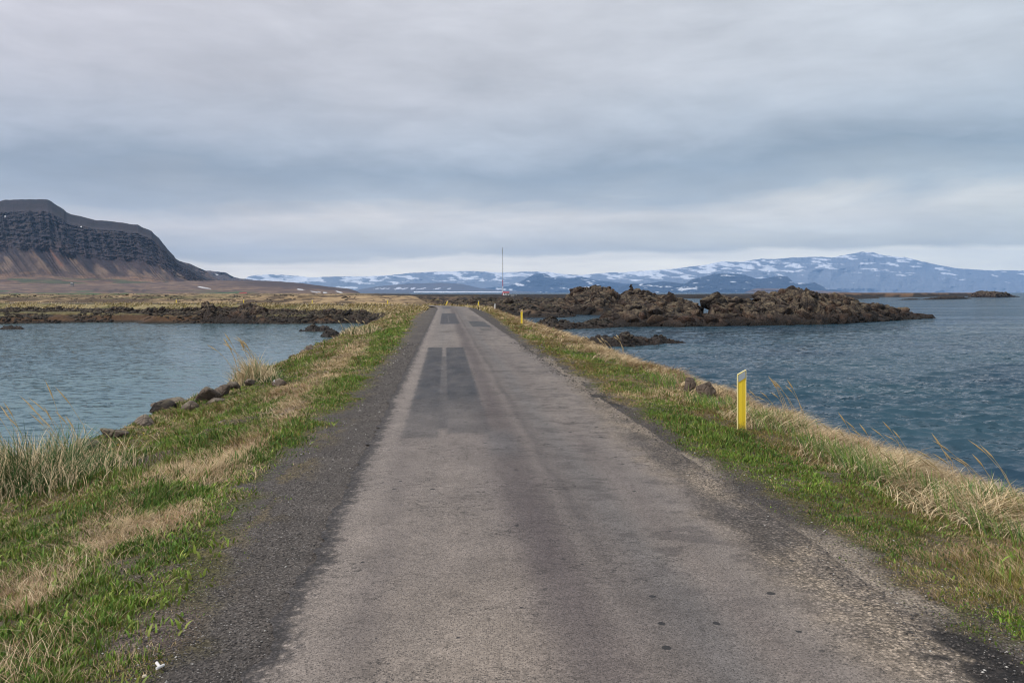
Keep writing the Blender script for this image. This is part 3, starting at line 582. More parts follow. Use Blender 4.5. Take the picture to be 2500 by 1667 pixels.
def mc(T, XS, ee, P, E):
    f = np.clip((ee - 20) / np.maximum(E - 20, 6), 0, 1.2); n = fbm(XS * .05, T * 10, 560, 5); nn = fbm(XS * .18, T * 70, 561, 4)
    # debris runs slant down to the right
    streak = fbm(XS * 0.040 + T * 7.0, T * 2.6, 570, 5); lob = fbm(XS * .018 + T * 3, T * 0 + 2, 571, 3)
    c = cmix((0.030, 0.022, 0.028), (0.048, 0.033, 0.036), ss(.3, .7, n))
    cl = ss(.46, .56, f + (fbm(XS * .02, T * 3, 562, 3) - .5) * .3) * ss(.94, .88, f)
    c = cmix(c, (0.029, 0.024, 0.032), cl * .8)
    lay = T * 26 + fbm(XS * .012, T * 0, 540, 3) * 1.6 + XS * .0016; st = lay % 1.0
    c = cmix(c, (0.017, 0.016, 0.024), cl * ss(.45, .65, fbm(XS * .035, T * 80, 581, 5)) * .6)
    c = cmix(c, (0.060, 0.046, 0.045), cl * ss(.5, .68, fbm(XS * .02, T * 60, 582, 4)) * .55)
    c = cmix(c, (0.020, 0.013, 0.016), ss(.86, .92, f)); c = cmix(c, (0.008, 0.007, 0.009), ss(.45, .62, fbm(XS * .03, T * 22, 583, 4)) * ss(.88, .93, f) * .7); c = c * (.6 + .8 * nn)[:, None]
    edge = .27 + (lob - .5) * .55 + (streak - .5) * .75
    tan = ss(-.02, .10, edge - f); c = cmix(c, cmix((0.150, 0.105, 0.080), (0.080, 0.056, 0.052), ss(.4, .6, n)), tan * (.35 + .65 * ss(.35, .6, streak)))
    ax_ = XS - 118 - (0.44 - f) * 170; tg = np.exp(-(ax_ / (1.5 + 26 * (.44 - f).clip(0, 1))) ** 2) * ss(.20, .26, f) * ss(.47, .42, f); c = cmix(c, (0.16, 0.08, 0.055), tg * .85)
    pl = fbm(XS * .03, T * 60, 590, 5); c = cmix(c, cmix((0.20, 0.125, 0.085), (0.09, 0.062, 0.054), ss(.3, .7, pl)), ss(.17, .10, f + (n - .5) * .08))
    c = cmix(c, (0.06, 0.08, 0.045), ss(.5, .6, fbm(XS * .012 + 3, T * 30, 600, 3)) * ss(.10, .06, f) * ss(250, 200, np.abs(XS - 200)) * .8)
    sn = (np.hypot((XS - 12) / 1.5, (ee - (HY - 529)) / 2.5) < 1) | (np.hypot((XS - 198) / 1.3, (ee - (HY - 554)) / 2) < 1)
    c[sn] = (0.75, 0.76, 0.8)
    return c
mountain = hill_range('mountain', mt, xs, tt, 700, yc, pf, rl, mc, M_hill, ybot=712, seed=1); tag(mountain, kind='structure')

# second and third shoulders behind it
def simple_range(name, pts, x0, x1, dx, Y0, Yc, Y1, colorf, relief_amp=3, ybot=716, nrow=70, mat=None, jag=1.0, seed=3, dep=0.10, pw=0.85):
    xs = np.arange(x0, x1, dx); tt = np.linspace(0, 1.2, nrow)
    def ycf(T, XS): return np.interp(T, [0, 1.0, 1.2], [Y0, Yc, Y1])
    def pfn(T, XS): return np.where(T < 1, np.clip(T, 0, 1) ** pw, 1 - (T - 1) * 1.2)
    def rf(T, XS, Yd, ee, E):
        a = (ridged(XS * 0.018, T * 2.5, seed + 700, 5) - .5)
        return Yd + a * -(Yc - Y0) * dep * 4 * ss(0, .1, T) * ss(1.1, .95, T), ee + (fbm(XS * .05, T * 9, seed + 710, 5) - .5) * relief_amp * ss(0, .15, T) * ss(1.0, .85, T)
    o = hill_range(name, pts, xs, tt, 0, ycf, pfn, rf, colorf, mat or M_snowhill, ybot=ybot, seed=seed, jag=jag); tag(o, kind='structure'); return o
def c_dark(T, XS, ee, P, E):
    n = fbm(XS * .06, T * 14, 611, 5); c = cmix((0.05, 0.04, 0.045), (0.10, 0.07, 0.06), n)
    sn = (np.hypot((XS - 529) / 5, (ee - (HY - 670.5) + (XS - 529) * .12) / 1.0) < 1); c[sn] = (.75, .77, .8); return c
simple_range('hill', [(380, 700), (420, 640), (439, 637), (464, 643.5), (485, 653), (500, 660), (520, 672), (536, 683), (560, 694)], 380, 600, 1.2, 3300, 4200, 5000, c_dark, 3, mat=M_hill, seed=11)
simple_range('hill', [(440, 712), (480, 661), (500, 660), (524, 662), (552, 665), (563, 671.5), (573, 677), (590, 680), (620, 683.5), (680, 687), (740, 692), (800, 700)], 440, 800, 1.5, 5200, 6800, 7600, c_dark, 2, mat=M_hill, seed=12)
# brown rising plain in front of the range
def c_plain(T, XS, ee, P, E):
    n = fbm(XS * .02, T * 26, 621, 5); m_ = fbm(XS * .05, T * 40, 622, 4)
    c = cmix((0.25, 0.17, 0.12), (0.10, 0.07, 0.065), ss(.4, .6, n * .6 + m_ * .4)); c = cmix(c, (0.075, 0.058, 0.062), ss(.55, .75, T + (n - .5) * .3) * ss(520, 640, XS))
    gb = ss(.55, .62, fbm(XS * .01 + 1, T * 12, 623, 3)) * ss(.5, .35, T); c = cmix(c, (0.06, 0.11, 0.055), gb * ss(640, 560, XS) * .9)
    yy = HY - ee; c = cmix(c, (0.055, 0.11, 0.055), ss(715.5 + XS * .03, 717 + XS * .03, yy) * ss(210, 170, XS))
    gx = np.exp(-((XS - 545) / 55) ** 2 - ((ee - (HY - 716.5)) / 2.2) ** 2); c = cmix(c, (0.05, 0.11, 0.05), np.clip(gx * 1.6, 0, 1))
    for (a, b_, w, h, k) in [(500, 703, 16, 1.6, -.18), (734, 707, 9, 1.3, -.12), (766, 712, 10, 1.3, -.2), (779, 712.7, 4, 1.2, -.3), (793.5, 713.8, 4.5, 1.9, 0), (828, 712.8, 8, 1.4, -.25)]:
        m = np.hypot((XS - a) / w, ((HY - ee) - b_ + (XS - a) * k) / h) + (fbm(XS * .5, ee * .5, 625, 2) - .5) * .6 < 1; c[m] = (.72, .73, .76)
    for (a, b_, w) in [(270, 711, 9), (283, 708, 5), (297, 711, 8), (332, 709, 9), (350, 710.5, 5), (235, 707, 7)]:
        k = np.exp(-((XS - a) / w) ** 2 - (((HY - ee) - b_) / 3.5) ** 2); c = cmix(c, (0.075, 0.055, 0.052), np.clip(k * 1.5 - (n - .5), 0, 1))
    return c
simple_range('plain', [(-1300, 690), (0, 688), (300, 688), (450, 687), (553, 684.5), (676, 686.5), (732, 691), (804, 700), (853, 705), (870, 710.6), (884, 718), (920, 727)], -1300, 915, 2.0, 1050, 2500, 2900, c_plain, 1.2, ybot=724.5, mat=M_hill, jag=.4, seed=20, dep=.01, nrow=110, pw=1.0)

def snowc(rock, bias, seed, sx=.020, haze_e=0):
    def f(T, XS, ee, P, E):
        wq = (fbm(XS * .03, ee * .12, seed + 3, 3) - .5) * 1.6; n = fbm(XS * sx * 1.9 + ee * .11 + wq, ee * .17 + wq * .7, seed, 6, .55); r = fbm(XS * .05, ee * .3, seed + 9, 4)
        c = cmix(np.array(rock) * 0.8, np.array(rock) * 1.25, r)
        rel = ee / np.maximum(E, 8)
        thr = bias(XS, ee, rel)
        m = ss(thr - .01, thr + 0.06, n) * .88
        return cmix(c, (0.88, 0.89, 0.91), m)
    return f
# the snow-streaked range on the horizon
rng_pts = [(560, 690), (590, 684), (605, 676), (621, 672), (651, 670), (706, 672), (761, 676.6), (825, 675), (900, 674.5), (942, 672.7), (1006, 666), (1070, 663), (1123, 662.5), (1155, 661.6), (1219, 665.7), (1261, 663.7), (1304, 663), (1336, 664), (1383, 670.5),
           (1416, 672), (1471, 666), (1526, 664.5), (1637, 656.7), (1720, 647), (1761, 638), (1803, 640), (1858, 632), (1900, 632.4), (1933, 629), (2002, 627), (2030, 629), (2071, 621), (2104, 615), (2132, 616), (2146, 621), (2195, 628), (2209, 628),
           (2265, 641.5), (2334, 655), (2403, 659.5), (2500, 661), (2700, 664), (3200, 660)]
def bias1(XS, ee, rel):
    # more snow high up and to the left; the right-hand mountain is mostly bare
    b = 0.50 + 0.17 * ss(.80, .30, rel) + 0.07 * ss(1350, 1500, XS) * ss(.5, .4, rel)
    b = b + 0.075 * ss(1950, 2150, XS) + 0.05 * ss(2200, 2400, XS)
    return b - 0.06 * ss(900, 650, XS)
simple_range('snowy_mountains', rng_pts, 560, 3200, 1.6, 23000, 28500, 30500, snowc((0.17, 0.18, 0.20), bias1, 801), 4, nrow=120, seed=30, dep=.05, ybot=718)
midA = [(930, 716), (1000, 704), (1060, 700), (1120, 698), (1180, 704), (1240, 699), (1280, 683), (1300, 671), (1311, 668), (1330, 668), (1349, 677.5), (1383, 679), (1405, 677.5), (1421, 676), (1449, 683), (1499, 688.5), (1540, 694), (1580, 700), (1640, 716)]
simple_range('hills', midA, 930, 1640, 1.6, 19500, 22000, 22800, snowc((0.015, 0.020, 0.035), lambda XS, ee, rel: 0.66 + 0 * XS, 811), 3, seed=40, nrow=60, ybot=718, jag=.7)
midB = [(1490, 716), (1515, 700), (1540, 692.7), (1570, 693), (1618, 686.6), (1645, 690), (1670, 692.7), (1692, 681.6), (1720, 674), (1747, 667.8), (1789, 667.8), (1819, 670.6), (1845, 681), (1860, 681), (1897, 674), (1922, 674.7), (1932, 683), (1941, 692.7), (1955, 691), (1970, 692),
        (1988, 688.5), (2016, 703.7), (2057, 710.6), (2120, 717)]
simple_range('hills', midB, 1490, 2120, 1.6, 16500, 18500, 19000, snowc((0.012, 0.016, 0.028), lambda XS, ee, rel: 0.70 + 0 * XS, 821), 4, seed=50, nrow=60, ybot=718, jag=1.0)
simple_range('hills', [(1810, 717), (1839, 706), (1850, 703.7), (1890, 704), (1930, 706), (1960, 708), (2010, 710), (2060, 712.6), (2120, 717)], 1810, 2120, 2.5, 9500, 10500, 11000, lambda T, XS, ee, P, E: cmix((0.10, 0.07, 0.06), (0.16, 0.10, 0.08), fbm(XS * .05, T * 8, 831, 4)), 2, seed=60, nrow=30, ybot=717, jag=.6)
# low shore strip below the range, with long snow lines
def c_low(T, XS, ee, P, E):
    n = fbm(XS * .03, T * 5, 841, 4); c = cmix((0.07, 0.075, 0.09), (0.12, 0.10, 0.10), n)
    yy = HY - ee
    for (a, b_, y0, h) in [(1010, 1228, 712.6, 0.9), (1095, 1106, 713, .8), (1215, 1300, 718.2, .8), (1245, 1310, 718, .9)]:
        m = (XS > a) & (XS < b_) & (np.abs(yy - y0 + (fbm(XS * .1, XS * 0, 842, 2) - .5) * .8) < h); c[m] = (.8, .82, .86)
    for a, wa, ha in ((921, 9, 1.0), (936, 7, 1.3), (949, 4, .9), (971, 9, 2.1), (988, 8, 1.6), (1009, 7, 2.0), (1029, 13, 1.1), (1068, 12, 1.5), (1096, 4, 1.2)):
        m = np.hypot((XS - a) / wa, (yy - 704.5 + (XS - a) * .15) / ha) + (fbm(XS * .35, yy * .6, 844, 3) - .5) * 1.6 < .9; c[m] = (.6, .62, .68)
    return c
simple_range('hills', [(840, 718), (870, 708), (920, 699), (1000, 692), (1090, 690), (1130, 693), (1170, 703), (1230, 709), (1300, 712.5), (1345, 716), (1500, 716)], 840, 1500, 1.6, 13000, 15500, 16200, c_low, 1.0, seed=70, nrow=70, ybot=720.5, jag=.5, dep=.01, pw=1.0)

# ------------------------------------------------------------------ water
def ocean_tile(N, L, wind, spread, lo, hi, seed):
    r = np.random.default_rng(seed); k1 = np.fft.fftfreq(N, L / N) * 2 * math.pi
    KX, KY = np.meshgrid(k1, k1, indexing='ij'); K = np.hypot(KX, KY) + 1e-9
    lam = 2 * math.pi / K; A = np.where((lam > lo) & (lam < hi), K ** -1.9, 0) * np.exp(-(lam / hi) ** 2 * 0.6)
    ca = (KX * wind[0] + KY * wind[1]) / K; A *= np.abs(ca) ** spread
    sp = A * (r.normal(size=(N, N)) + 1j * r.normal(size=(N, N))); h = np.fft.ifft2(sp).real
    dx = np.fft.ifft2(-1j * KX / K * sp).real; dy = np.fft.ifft2(-1j * KY / K * sp).real; s = h.std()
    return h / s, dx / s, dy / s
def samp(t, x, y, L):
    N = t.shape[0]; fx = (x / L * N) % N; fy = (y / L * N) % N; ix = np.floor(fx).astype(int); iy = np.floor(fy).astype(int); ax = fx - ix; ay = fy - iy
    ix1 = (ix + 1) % N; iy1 = (iy + 1) % N; ix %= N; iy %= N
    return (t[ix, iy] * (1 - ax) + t[ix1, iy] * ax) * (1 - ay) + (t[ix, iy1] * (1 - ax) + t[ix1, iy1] * ax) * ay
def water(name, t0, t1, dt, y0, y1, prow, amp, wind, mat, seed, scale=1.0):
    pyr = np.arange(0.62, (CAMZ - WZ) * F / y0, prow); Yw = (CAMZ - WZ) * F / pyr[::-1]; Yw = Yw[(Yw <= y1)]
    Yw = np.concatenate([[-30, 0, 3], Yw, [y1]]); Yw = np.unique(Yw)
    tw = np.arange(t0, t1, dt)
    YY, TT = np.meshgrid(Yw, tw, indexing='ij'); XX = TT * np.maximum(YY, 14)
    XX = np.where(YY < 14, TT * 14 * 1.0 + np.sign(t0 + t1) * 0, XX)
    Z = np.full(XX.shape, WZ)
    a = samp_amp = ss(4, 10, YY) * ss(150, 40, YY)
    T1 = ocean_tile(512, 31 * scale, wind, 2.0, .35 * scale, 2.4 * scale, seed); T2 = ocean_tile(512, 47 * scale, (wind[0] * .9 - wind[1] * .3, wind[1] * .9 + wind[0] * .3), 2.4, .7 * scale, 3.5 * scale, seed + 1)
    c_, s_2 = math.cos(.2), math.sin(.2); XR = XX * c_ - YY * s_2; YR = XX * s_2 + YY * c_
    near = ss(60, 22, YY)
    h1, dx1, dy1 = (samp(t, XX, YY, 31 * scale) for t in T1); h2, dx2, dy2 = (samp(t, XR, YR, 47 * scale) for t in T2)
    gust = 0.6 + 0.8 * fbm(XX * .06, YY * .06, seed, 3)
    Z = WZ + a * amp * gust * (0.75 * h1 * near + 0.62 * h2)
    XX2 = XX - a * amp * gust * (.45 * dx1 * near + .8 * dx2) * .9; YY2 = YY - a * amp * gust * (.45 * dy1 * near + .8 * dy2) * .9
    o = gridmesh(name, XX2, YY2, Z, None, mat); tag(o, kind='structure'); return o
water('sea', -0.13, 0.95, 0.00085, 9, 31000, 0.75, 0.050, (0.25, 1.0), M_sea, 900, 0.8)
water('lagoon', -1.0, -0.02, 0.0011, 9, 131, 0.9, 0.009, (0.1, 1.0), M_lag, 950, 0.5)

# ------------------------------------------------------------------ rocks
def hull_rock(seed, pts=16, sub=1, flat=1.0):
    r = random.Random(seed); bm = bmesh.new()
    for i in range(pts):
        v = Vector((r.gauss(0, 1), r.gauss(0, 1), r.gauss(0, 1))).normalized() * r.uniform(.8, 1.05); v.z *= flat
        bm.verts.new(v)
    res = bmesh.ops.convex_hull(bm, input=bm.verts)
    dead = [e for e in res['geom_interior'] if isinstance(e, bmesh.types.BMVert)]
    if dead: bmesh.ops.delete(bm, geom=dead, context='VERTS')
    if sub:
        bmesh.ops.bevel(bm, geom=list(bm.edges), offset=0.07, segments=1, affect='EDGES', clamp_overlap=True)
        bmesh.ops.triangulate(bm, faces=bm.faces)
        bmesh.ops.subdivide_edges(bm, edges=bm.edges, cuts=sub, use_grid_fill=False)
        for v in bm.verts:
            n = v.co.normalized(); v.co += n * (r.uniform(-.022, .022) + 0.06 * math.sin(v.co.x * 5.1 + seed) * math.sin(v.co.y * 4.3 + seed * 2) * math.sin(v.co.z * 4.7))
    bmesh.ops.triangulate(bm, faces=bm.faces)
    bm.verts.ensure_lookup_table(); bm.verts.index_update()
    V = np.array([v.co[:] for v in bm.verts]); Fc = np.array([[v.index for v in f.verts] for f in bm.faces]); bm.free(); return V, Fc
PRO = [hull_rock(i, 11 + i % 7, 1 if i % 2 else 1) for i in range(10)]
PROS = [hull_rock(50 + i, 10 + i % 5, 0) for i in range(10)]
def rotm(a, b, c):
    ca, sa_, cb, sb, cc, sc = math.cos(a), math.sin(a), math.cos(b), math.sin(b), math.cos(c), math.sin(c)
    return np.array([[cc, -sc, 0], [sc, cc, 0], [0, 0, 1]]) @ np.array([[cb, 0, sb], [0, 1, 0], [-sb, 0, cb]]) @ np.array([[1, 0, 0], [0, ca, -sa_], [0, sa_, ca]])
TINTS = [(1, 1, 1), (1.2, 1.08, 1.0), (.6, .62, .66), (1.5, 1.36, 1.22), (.42, .42, .44), (1.2, .95, .82), (.85, .8, .78), (1.9, 1.75, 1.5), (.7, .66, .64)]
def rock_cloud(items, protos, r, want_col=False):
    """items: (x, y, z, size, squash) -> verts, faces of many rocks joined"""
    Vs, Fs, off, Cs = [], [], 0, []
    for (x, y, z, s, sq) in items:
        V, Fc = protos[r.randrange(len(protos))]
        R = rotm(r.uniform(-.5, .5), r.uniform(-.5, .5), r.uniform(0, 6.28))
        v = (V * np.array((r.uniform(.8, 1.35), r.uniform(.7, 1.1), r.uniform(.6, .95) * sq))) @ R.T * s + np.array((x, y, z))
        Vs.append(v); Fs.append(Fc + off); off += len(v)
        if want_col: Cs.append(np.tile(np.array(TINTS[r.randrange(len(TINTS))]) * .5 * r.uniform(.7, 1.2), (len(v), 1)))
    if want_col: return np.concatenate(Vs), np.concatenate(Fs), np.concatenate(Cs)
    return np.concatenate(Vs), np.concatenate(Fs)

def islet(name, label, cat, top, base, depth, cells=1.2, seed=0, nrock=300, rs=(.35, 1.2), dx=1.5, rowsn=60, steep=0.38, mat=None, zoff=0.0):
    """rocky islet: crest outline and waterline measured from the photograph, real depth in metres"""
    mat = mat or M_rock
    top = np.array(top, float); base = np.array(base, float); xs = np.arange(top[0, 0], top[-1, 0] + .1, dx)
    Yf = HW * F / (np.interp(xs, base[:, 0], base[:, 1]) - HY); D = np.interp(xs, [d[0] for d in depth], [d[1] for d in depth])
    Yc = Yf + D * .5; tp = np.interp(xs, top[:, 0], top[:, 1]); zc = CAMZ - (tp - HY) / F * Yc
    rows = np.linspace(0, 1, rowsn); Tt, XS = np.meshgrid(rows, xs, indexing='ij'); YF = np.tile(Yf, (rowsn, 1)); DD = np.tile(D, (rowsn, 1)); ZC = np.tile(zc, (rowsn, 1))
    Yd = YF + DD * Tt; X = (XS - CX) / F * Yd
    sh = np.clip(np.where(Tt < .5, Tt / .5, (1 - Tt) / .5), 0, 1) ** steep
    low = fbm(X * .22, Yd * .22, seed + 3, 4)
    f = sh * lerp(1, .55 + low * .9, ss(.0, .3, np.abs(Tt - .5)))
    Z = WZ - .5 + (ZC - WZ + .5) * f
    b1, b2, cid = worley(X / cells + fbm(X, Yd, seed, 2) * .6, Yd / cells * .8 + fbm(X, Yd, seed + 1, 2) * .6, seed)
    amp = np.clip((ZC - WZ) * .20, .1, .95)
    Z = Z + ss(0, .15, Tt) * ss(1, .85, Tt) * amp * ((cid - .6) * 1.1 + np.minimum(b2 - b1, .25) * 2.6 - .35 - .25 + (fbm(X * 1.6, Yd * 1.6, seed + 7, 4) - .5) * .8)
    n = len(xs); v = np.stack([X, Yd, Z], -1).reshape(-1, 3); i = np.arange(rowsn * n).reshape(rowsn, n)
    q4 = np.stack([i[:-1, :-1], i[:-1, 1:], i[1:, 1:], i[1:, :-1]], -1).reshape(-1, 4); tri = np.concatenate([q4[:, [0, 1, 2]], q4[:, [0, 2, 3]]])
    r = random.Random(seed); items = []
    for k in range(nrock):
        a = int(r.random() ** .8 * (rowsn * .62)); b_ = r.randrange(n)
        if seed == 71 and 1704 < xs[b_] < 1736: continue
        hgt = ZC[a, b_] - WZ
        s = r.uniform(*rs) * (.45 + .55 * r.random() ** 2) * min(1, .35 + hgt * .3)
        top_cut = s * (r.uniform(.3, .75) if mat is M_rock else r.uniform(-.1, .45))
        items.append((X[a, b_], Yd[a, b_], max(Z[a, b_] - top_cut, WZ - s * .4), s, 1.0))
    rv, rf, rc = rock_cloud(items, PRO, r, True)
    bc = (.28 + .35 * cid.ravel())[:, None] * np.ones(3)
    V = np.concatenate([v, rv]); T3 = np.concatenate([tri, rf + len(v)])
    o = npmesh(name, V, T3, np.full(len(T3), 3), np.concatenate([bc, rc]), mat); tag(o, label, cat); return o

islet('rocky_outcrop', 'long brown lava outcrop with a gap, tapering to a point at sea on the right', 'rocky outcrop',
      [(1470, 778), (1490, 758), (1500, 748), (1530, 738), (1548, 727), (1580, 727), (1620, 728), (1665, 727), (1688, 735), (1706, 748), (1716, 762), (1728, 763), (1734, 735), (1738, 724), (1752, 722), (1775, 726), (1800, 729), (1830, 727), (1845, 733), (1858, 724), (1880, 716), (1905, 713),
       (1925, 715), (1938, 707), (1950, 705.5), (1968, 708), (1990, 716), (2016, 722), (2040, 727), (2055, 723), (2080, 732), (2107, 741), (2126, 742), (2160, 745), (2195, 754), (2220, 760), (2237, 766), (2260, 767), (2275, 770), (2283, 776)],
      [(1470, 799), (1700, 797), (1850, 795.5), (2000, 792.5), (2085, 789), (2195, 781.5), (2283, 776.8)], [(1470, 8), (1560, 24), (1720, 16), (1950, 26), (2150, 16), (2283, 4)], 1.9, 71, 1000, (.35, 2.6), steep=.42)
islet('rocky_outcrop', 'lower rock tongue of jagged basalt between the causeway and the big brown outcrop', 'rocky outcrop',
      [(1312, 786), (1325, 779), (1338, 780), (1350, 772), (1362, 782), (1380, 780), (1400, 789), (1425, 787), (1445, 779), (1460, 777), (1480, 776), (1500, 784), (1520, 790)],
      [(1312, 798), (1350, 804), (1400, 803.5), (1480, 801), (1520, 799)], [(1312, 3), (1350, 7), (1430, 5), (1480, 8), (1520, 8)], .8, 72, 260, (.3, .9), dx=1.2, mat=M_rocks)
islet('rocky_outcrop', 'tall craggy outcrop with a yellowish grassy shelf, behind the brown outcrop and carrying the cairn', 'rocky outcrop',
      [(1310, 750), (1330, 741), (1360, 735), (1385, 731), (1396, 720), (1400, 708), (1420, 705), (1445, 703), (1470, 702.5), (1497, 703), (1507, 710), (1514, 720), (1521, 718), (1528, 708), (1534, 704), (1546, 704), (1560, 706), (1578, 706), (1584, 712), (1606, 720), (1640, 729), (1680, 740)],
      [(1310, 769), (1400, 768.5), (1480, 769), (1600, 766), (1680, 762)], [(1310, 12), (1400, 30), (1540, 34), (1680, 14)], 2.1, 73, 720, (.4, 2.6), steep=.45)
islet('rocky_islet', 'low black lumpy rock islet close to the right bank of the causeway', 'islet',
      [(1385, 841), (1405, 832), (1420, 824), (1440, 828), (1460, 821), (1480, 819), (1495, 824), (1512, 818), (1520, 809), (1535, 810), (1542, 819), (1560, 822), (1590, 825), (1605, 819), (1612, 815), (1622, 823), (1640, 831), (1665, 834), (1672, 836)],
      [(1385, 846), (1450, 848), (1530, 847), (1600, 842), (1672, 836.8)], [(1385, 2.5), (1500, 5), (1600, 4), (1672, 1)], .55, 74, 420, (.16, .62), dx=1.5, mat=M_rocks)
islet('rocky_islet', 'dark humped islet in the lagoon near the grassy left bank', 'islet',
      [(730, 808), (745, 804), (752, 797), (762, 791), (770, 793), (780, 798), (790, 794), (803, 798), (812, 803), (818, 806)], [(730, 809.2), (770, 810.5), (818, 809)], [(730, 1.5), (775, 4.5), (818, 2)], .7, 75, 110, (.2, .6), dx=.8, mat=M_rocks, rowsn=40)
islet('rocky_islet', 'small blocky rock in the lagoon touching the tip of the left bank', 'islet',
      [(782, 821), (790, 811), (794, 808), (812, 806), (822, 808), (832, 814)], [(782, 822), (800, 824), (832, 822)], [(782, 1.2), (806, 2.4), (832, 1.5)], .6, 76, 40, (.2, .5), dx=.8, mat=M_rocks, rowsn=30)
islet('rocky_islet', 'domed dark islet alone in the lagoon at the left edge', 'islet',
      [(-12, 804), (6, 800), (14, 795), (30, 794), (36, 797), (42, 794), (52, 796), (58, 801), (62, 804)], [(-12, 804.7), (30, 805), (62, 804.6)], [(-12, 2), (30, 5), (62, 2)], .9, 77, 60, (.2, .6), dx=.8, mat=M_rocks, rowsn=40)
islet('rocky_islet', 'tiny dark rock barely breaking the lagoon before the far shore', 'islet',
      [(277, 789.3), (283, 787.6), (290, 787.4), (302, 789.4)], [(277, 789.8), (302, 789.8)], [(277, 1), (290, 2), (302, 1)], .6, 78, 10, (.15, .3), dx=1, mat=M_rocks, rowsn=16)
islet('rocky_islet', 'long flat-topped dark islet on the sea at the right edge of view', 'islet',
      [(2365, 724), (2375, 717), (2384, 711), (2400, 709.5), (2415, 711), (2440, 712), (2460, 716), (2470, 721), (2490, 724)], [(2365, 725.5), (2430, 726.5), (2490, 725)], [(2365, 12), (2420, 40), (2490, 14)], 5, 79, 220, (1.2, 3.2), dx=1.5)
islet('rocky_islet', 'low reef of black rock on the sea, in front of the flat-topped islet', 'islet',
      [(2192, 731.5), (2215, 729), (2235, 728.5), (2250, 730), (2275, 727), (2300, 723.5), (2330, 723), (2350, 724), (2372, 728)], [(2192, 732.2), (2280, 731.5), (2372, 729.5)], [(2192, 5), (2300, 18), (2372, 8)], 3, 80, 120, (.8, 1.8), dx=1.5)
islet('rocky_knoll', 'dark weathered crag rising from the far lagoon shore below the road', 'rock knoll',
      [(495, 762), (498, 742), (504, 737), (520, 738), (524, 748), (535, 746), (548, 756), (560, 760), (580, 755), (595, 741), (610, 740), (630, 748), (646, 752), (655, 766), (672, 778), (684, 786)],
      [(495, 789), (560, 790.5), (684, 789.5)], [(495, 7), (560, 12), (620, 16), (684, 8)], 1.3, 81, 330, (.35, 1.1), dx=1.2, mat=M_rock)
# kelp streaks awash in the lagoon: low skerries
for (a, b_, yy, lb) in [(432, 545, 806.8, 'thin brown kelp-covered skerry awash mid lagoon, the further of two'), (592, 735, 809.2, 'thin dark skerry awash in the lagoon, trailing off the humped islet')]:
    islet('skerry', lb, 'skerry', [(a, yy - .2), ((a + b_) / 2 - 20, yy - .9), ((a + b_) / 2, yy - .5), ((a + b_) / 2 + 25, yy - 1.1), (b_, yy - .3)], [(a, yy + .4), (b_, yy - .8)], [(a, .6), ((a + b_) / 2, 1.2), (b_, .6)], .5, 82 + a, 30, (.06, .16), dx=1.2, mat=M_rocks, rowsn=14)

# cairn on the crag
def cairn():
    Yc = HW * F / (768 - HY) + 16; x = (1540.5 - CX) / F * Yc; r = random.Random(4); items = []; zt = CAMZ - (694 - HY) / F * Yc; zb = CAMZ - (707 - HY) / F * Yc
    hh = zt - zb; n = 7
    for k in range(n):
        w = lerp(.62, .26, k / (n - 1)); z = zb - .25 + (hh + .1) * (k / (n - 1))
        for j in range(5 if k < 5 else 2): items.append((x + r.uniform(-w, w) * .6, Yc + r.uniform(-w, w) * .6, z, .30 * (1.15 - .06 * k), .8))
    V, Fc, Cc = rock_cloud(items, PRO, r, True); o = npmesh('cairn', V, Fc, np.full(len(Fc), 3), Cc, M_rock); tag(o, 'stacked stone cairn standing on top of the craggy outcrop', 'cairn')
cairn()

# boulders one can count
def boulder(px, py, w, h, label, z=None, seed=0, mat=None, sink=.3, depth=.8, name='boulder', group=None, zb=-0.4, rot=0):
    """centre-bottom pixel, width and height in photograph pixels"""
    X, Y = G(px, py, zb); zz = H1(X, Y); X, Y = G(px, py, zz if z is None else z); zz = H1(X, Y) if z is None else z
    wm = w / F * Y; hm = h / F * Y
    V, Fc = hull_rock(seed + 340, 10 if seed > 20 else 13, 1); w *= 1.15; h *= 1.15; R = rotm(0, 0, seed * 1.3); V = V @ R.T
    mn, mx = V.min(0), V.max(0); V = (V - (mn + mx) / 2) / (mx - mn)
    V = V * np.array((wm, wm * depth, hm * (1 + sink))); V = V @ rotm(0, rot, 0).T
    V[:, 2] += hm * (1 + sink) / 2 - hm * sink
    o = npmesh(name, V, Fc, np.full(len(Fc), 3), np.full((len(V), 3), .5), mat or M_bould); o.location = (X, Y, zz); tag(o, label, 'boulder', group); return o
gl = 'boulders along the left bank'; gr = 'boulders along the right bank'; gf = 'dark boulders beyond the bend'
boulder(420, 1000, 88, 30, 'long slab boulder lying on top of a darker one at the lagoon edge', seed=1, group=gl, zb=-.7, rot=.12, mat=M_bould)
boulder(405, 1022, 62, 34, 'dark squat boulder under the long slab at the lagoon edge', seed=2, group=gl, zb=-.75, mat=M_rocks)
boulder(463, 1003, 46, 26, 'brown boulder just right of the long slab', seed=3, group=gl, zb=-.6)
boulder(508, 984, 62, 36, 'wedge-shaped brown boulder between the long slab and the dry grass tuft', seed=4, group=gl, zb=-.6, rot=-.3)
boulder(541, 968, 48, 28, 'rounded grey boulder behind the pale flat stone', seed=5, group=gl, zb=-.6)
boulder(568, 948, 34, 22, 'dark rounded boulder just left below the dry grass tuft', seed=6, group=gl, zb=-.6)
boulder(546, 944, 20, 14, 'small dark stone on the lagoon side of the rounded boulder', seed=16, group=gl, zb=-.8, mat=M_rocks)
boulder(528, 986, 54, 16, 'pale flat stone half buried in the turf of the left bank', seed=7, group=gl, zb=-.5)
boulder(608, 948, 26, 18, 'grey stone among green blades at the foot of the dry grass tuft', seed=17, group=gl, zb=-.45)
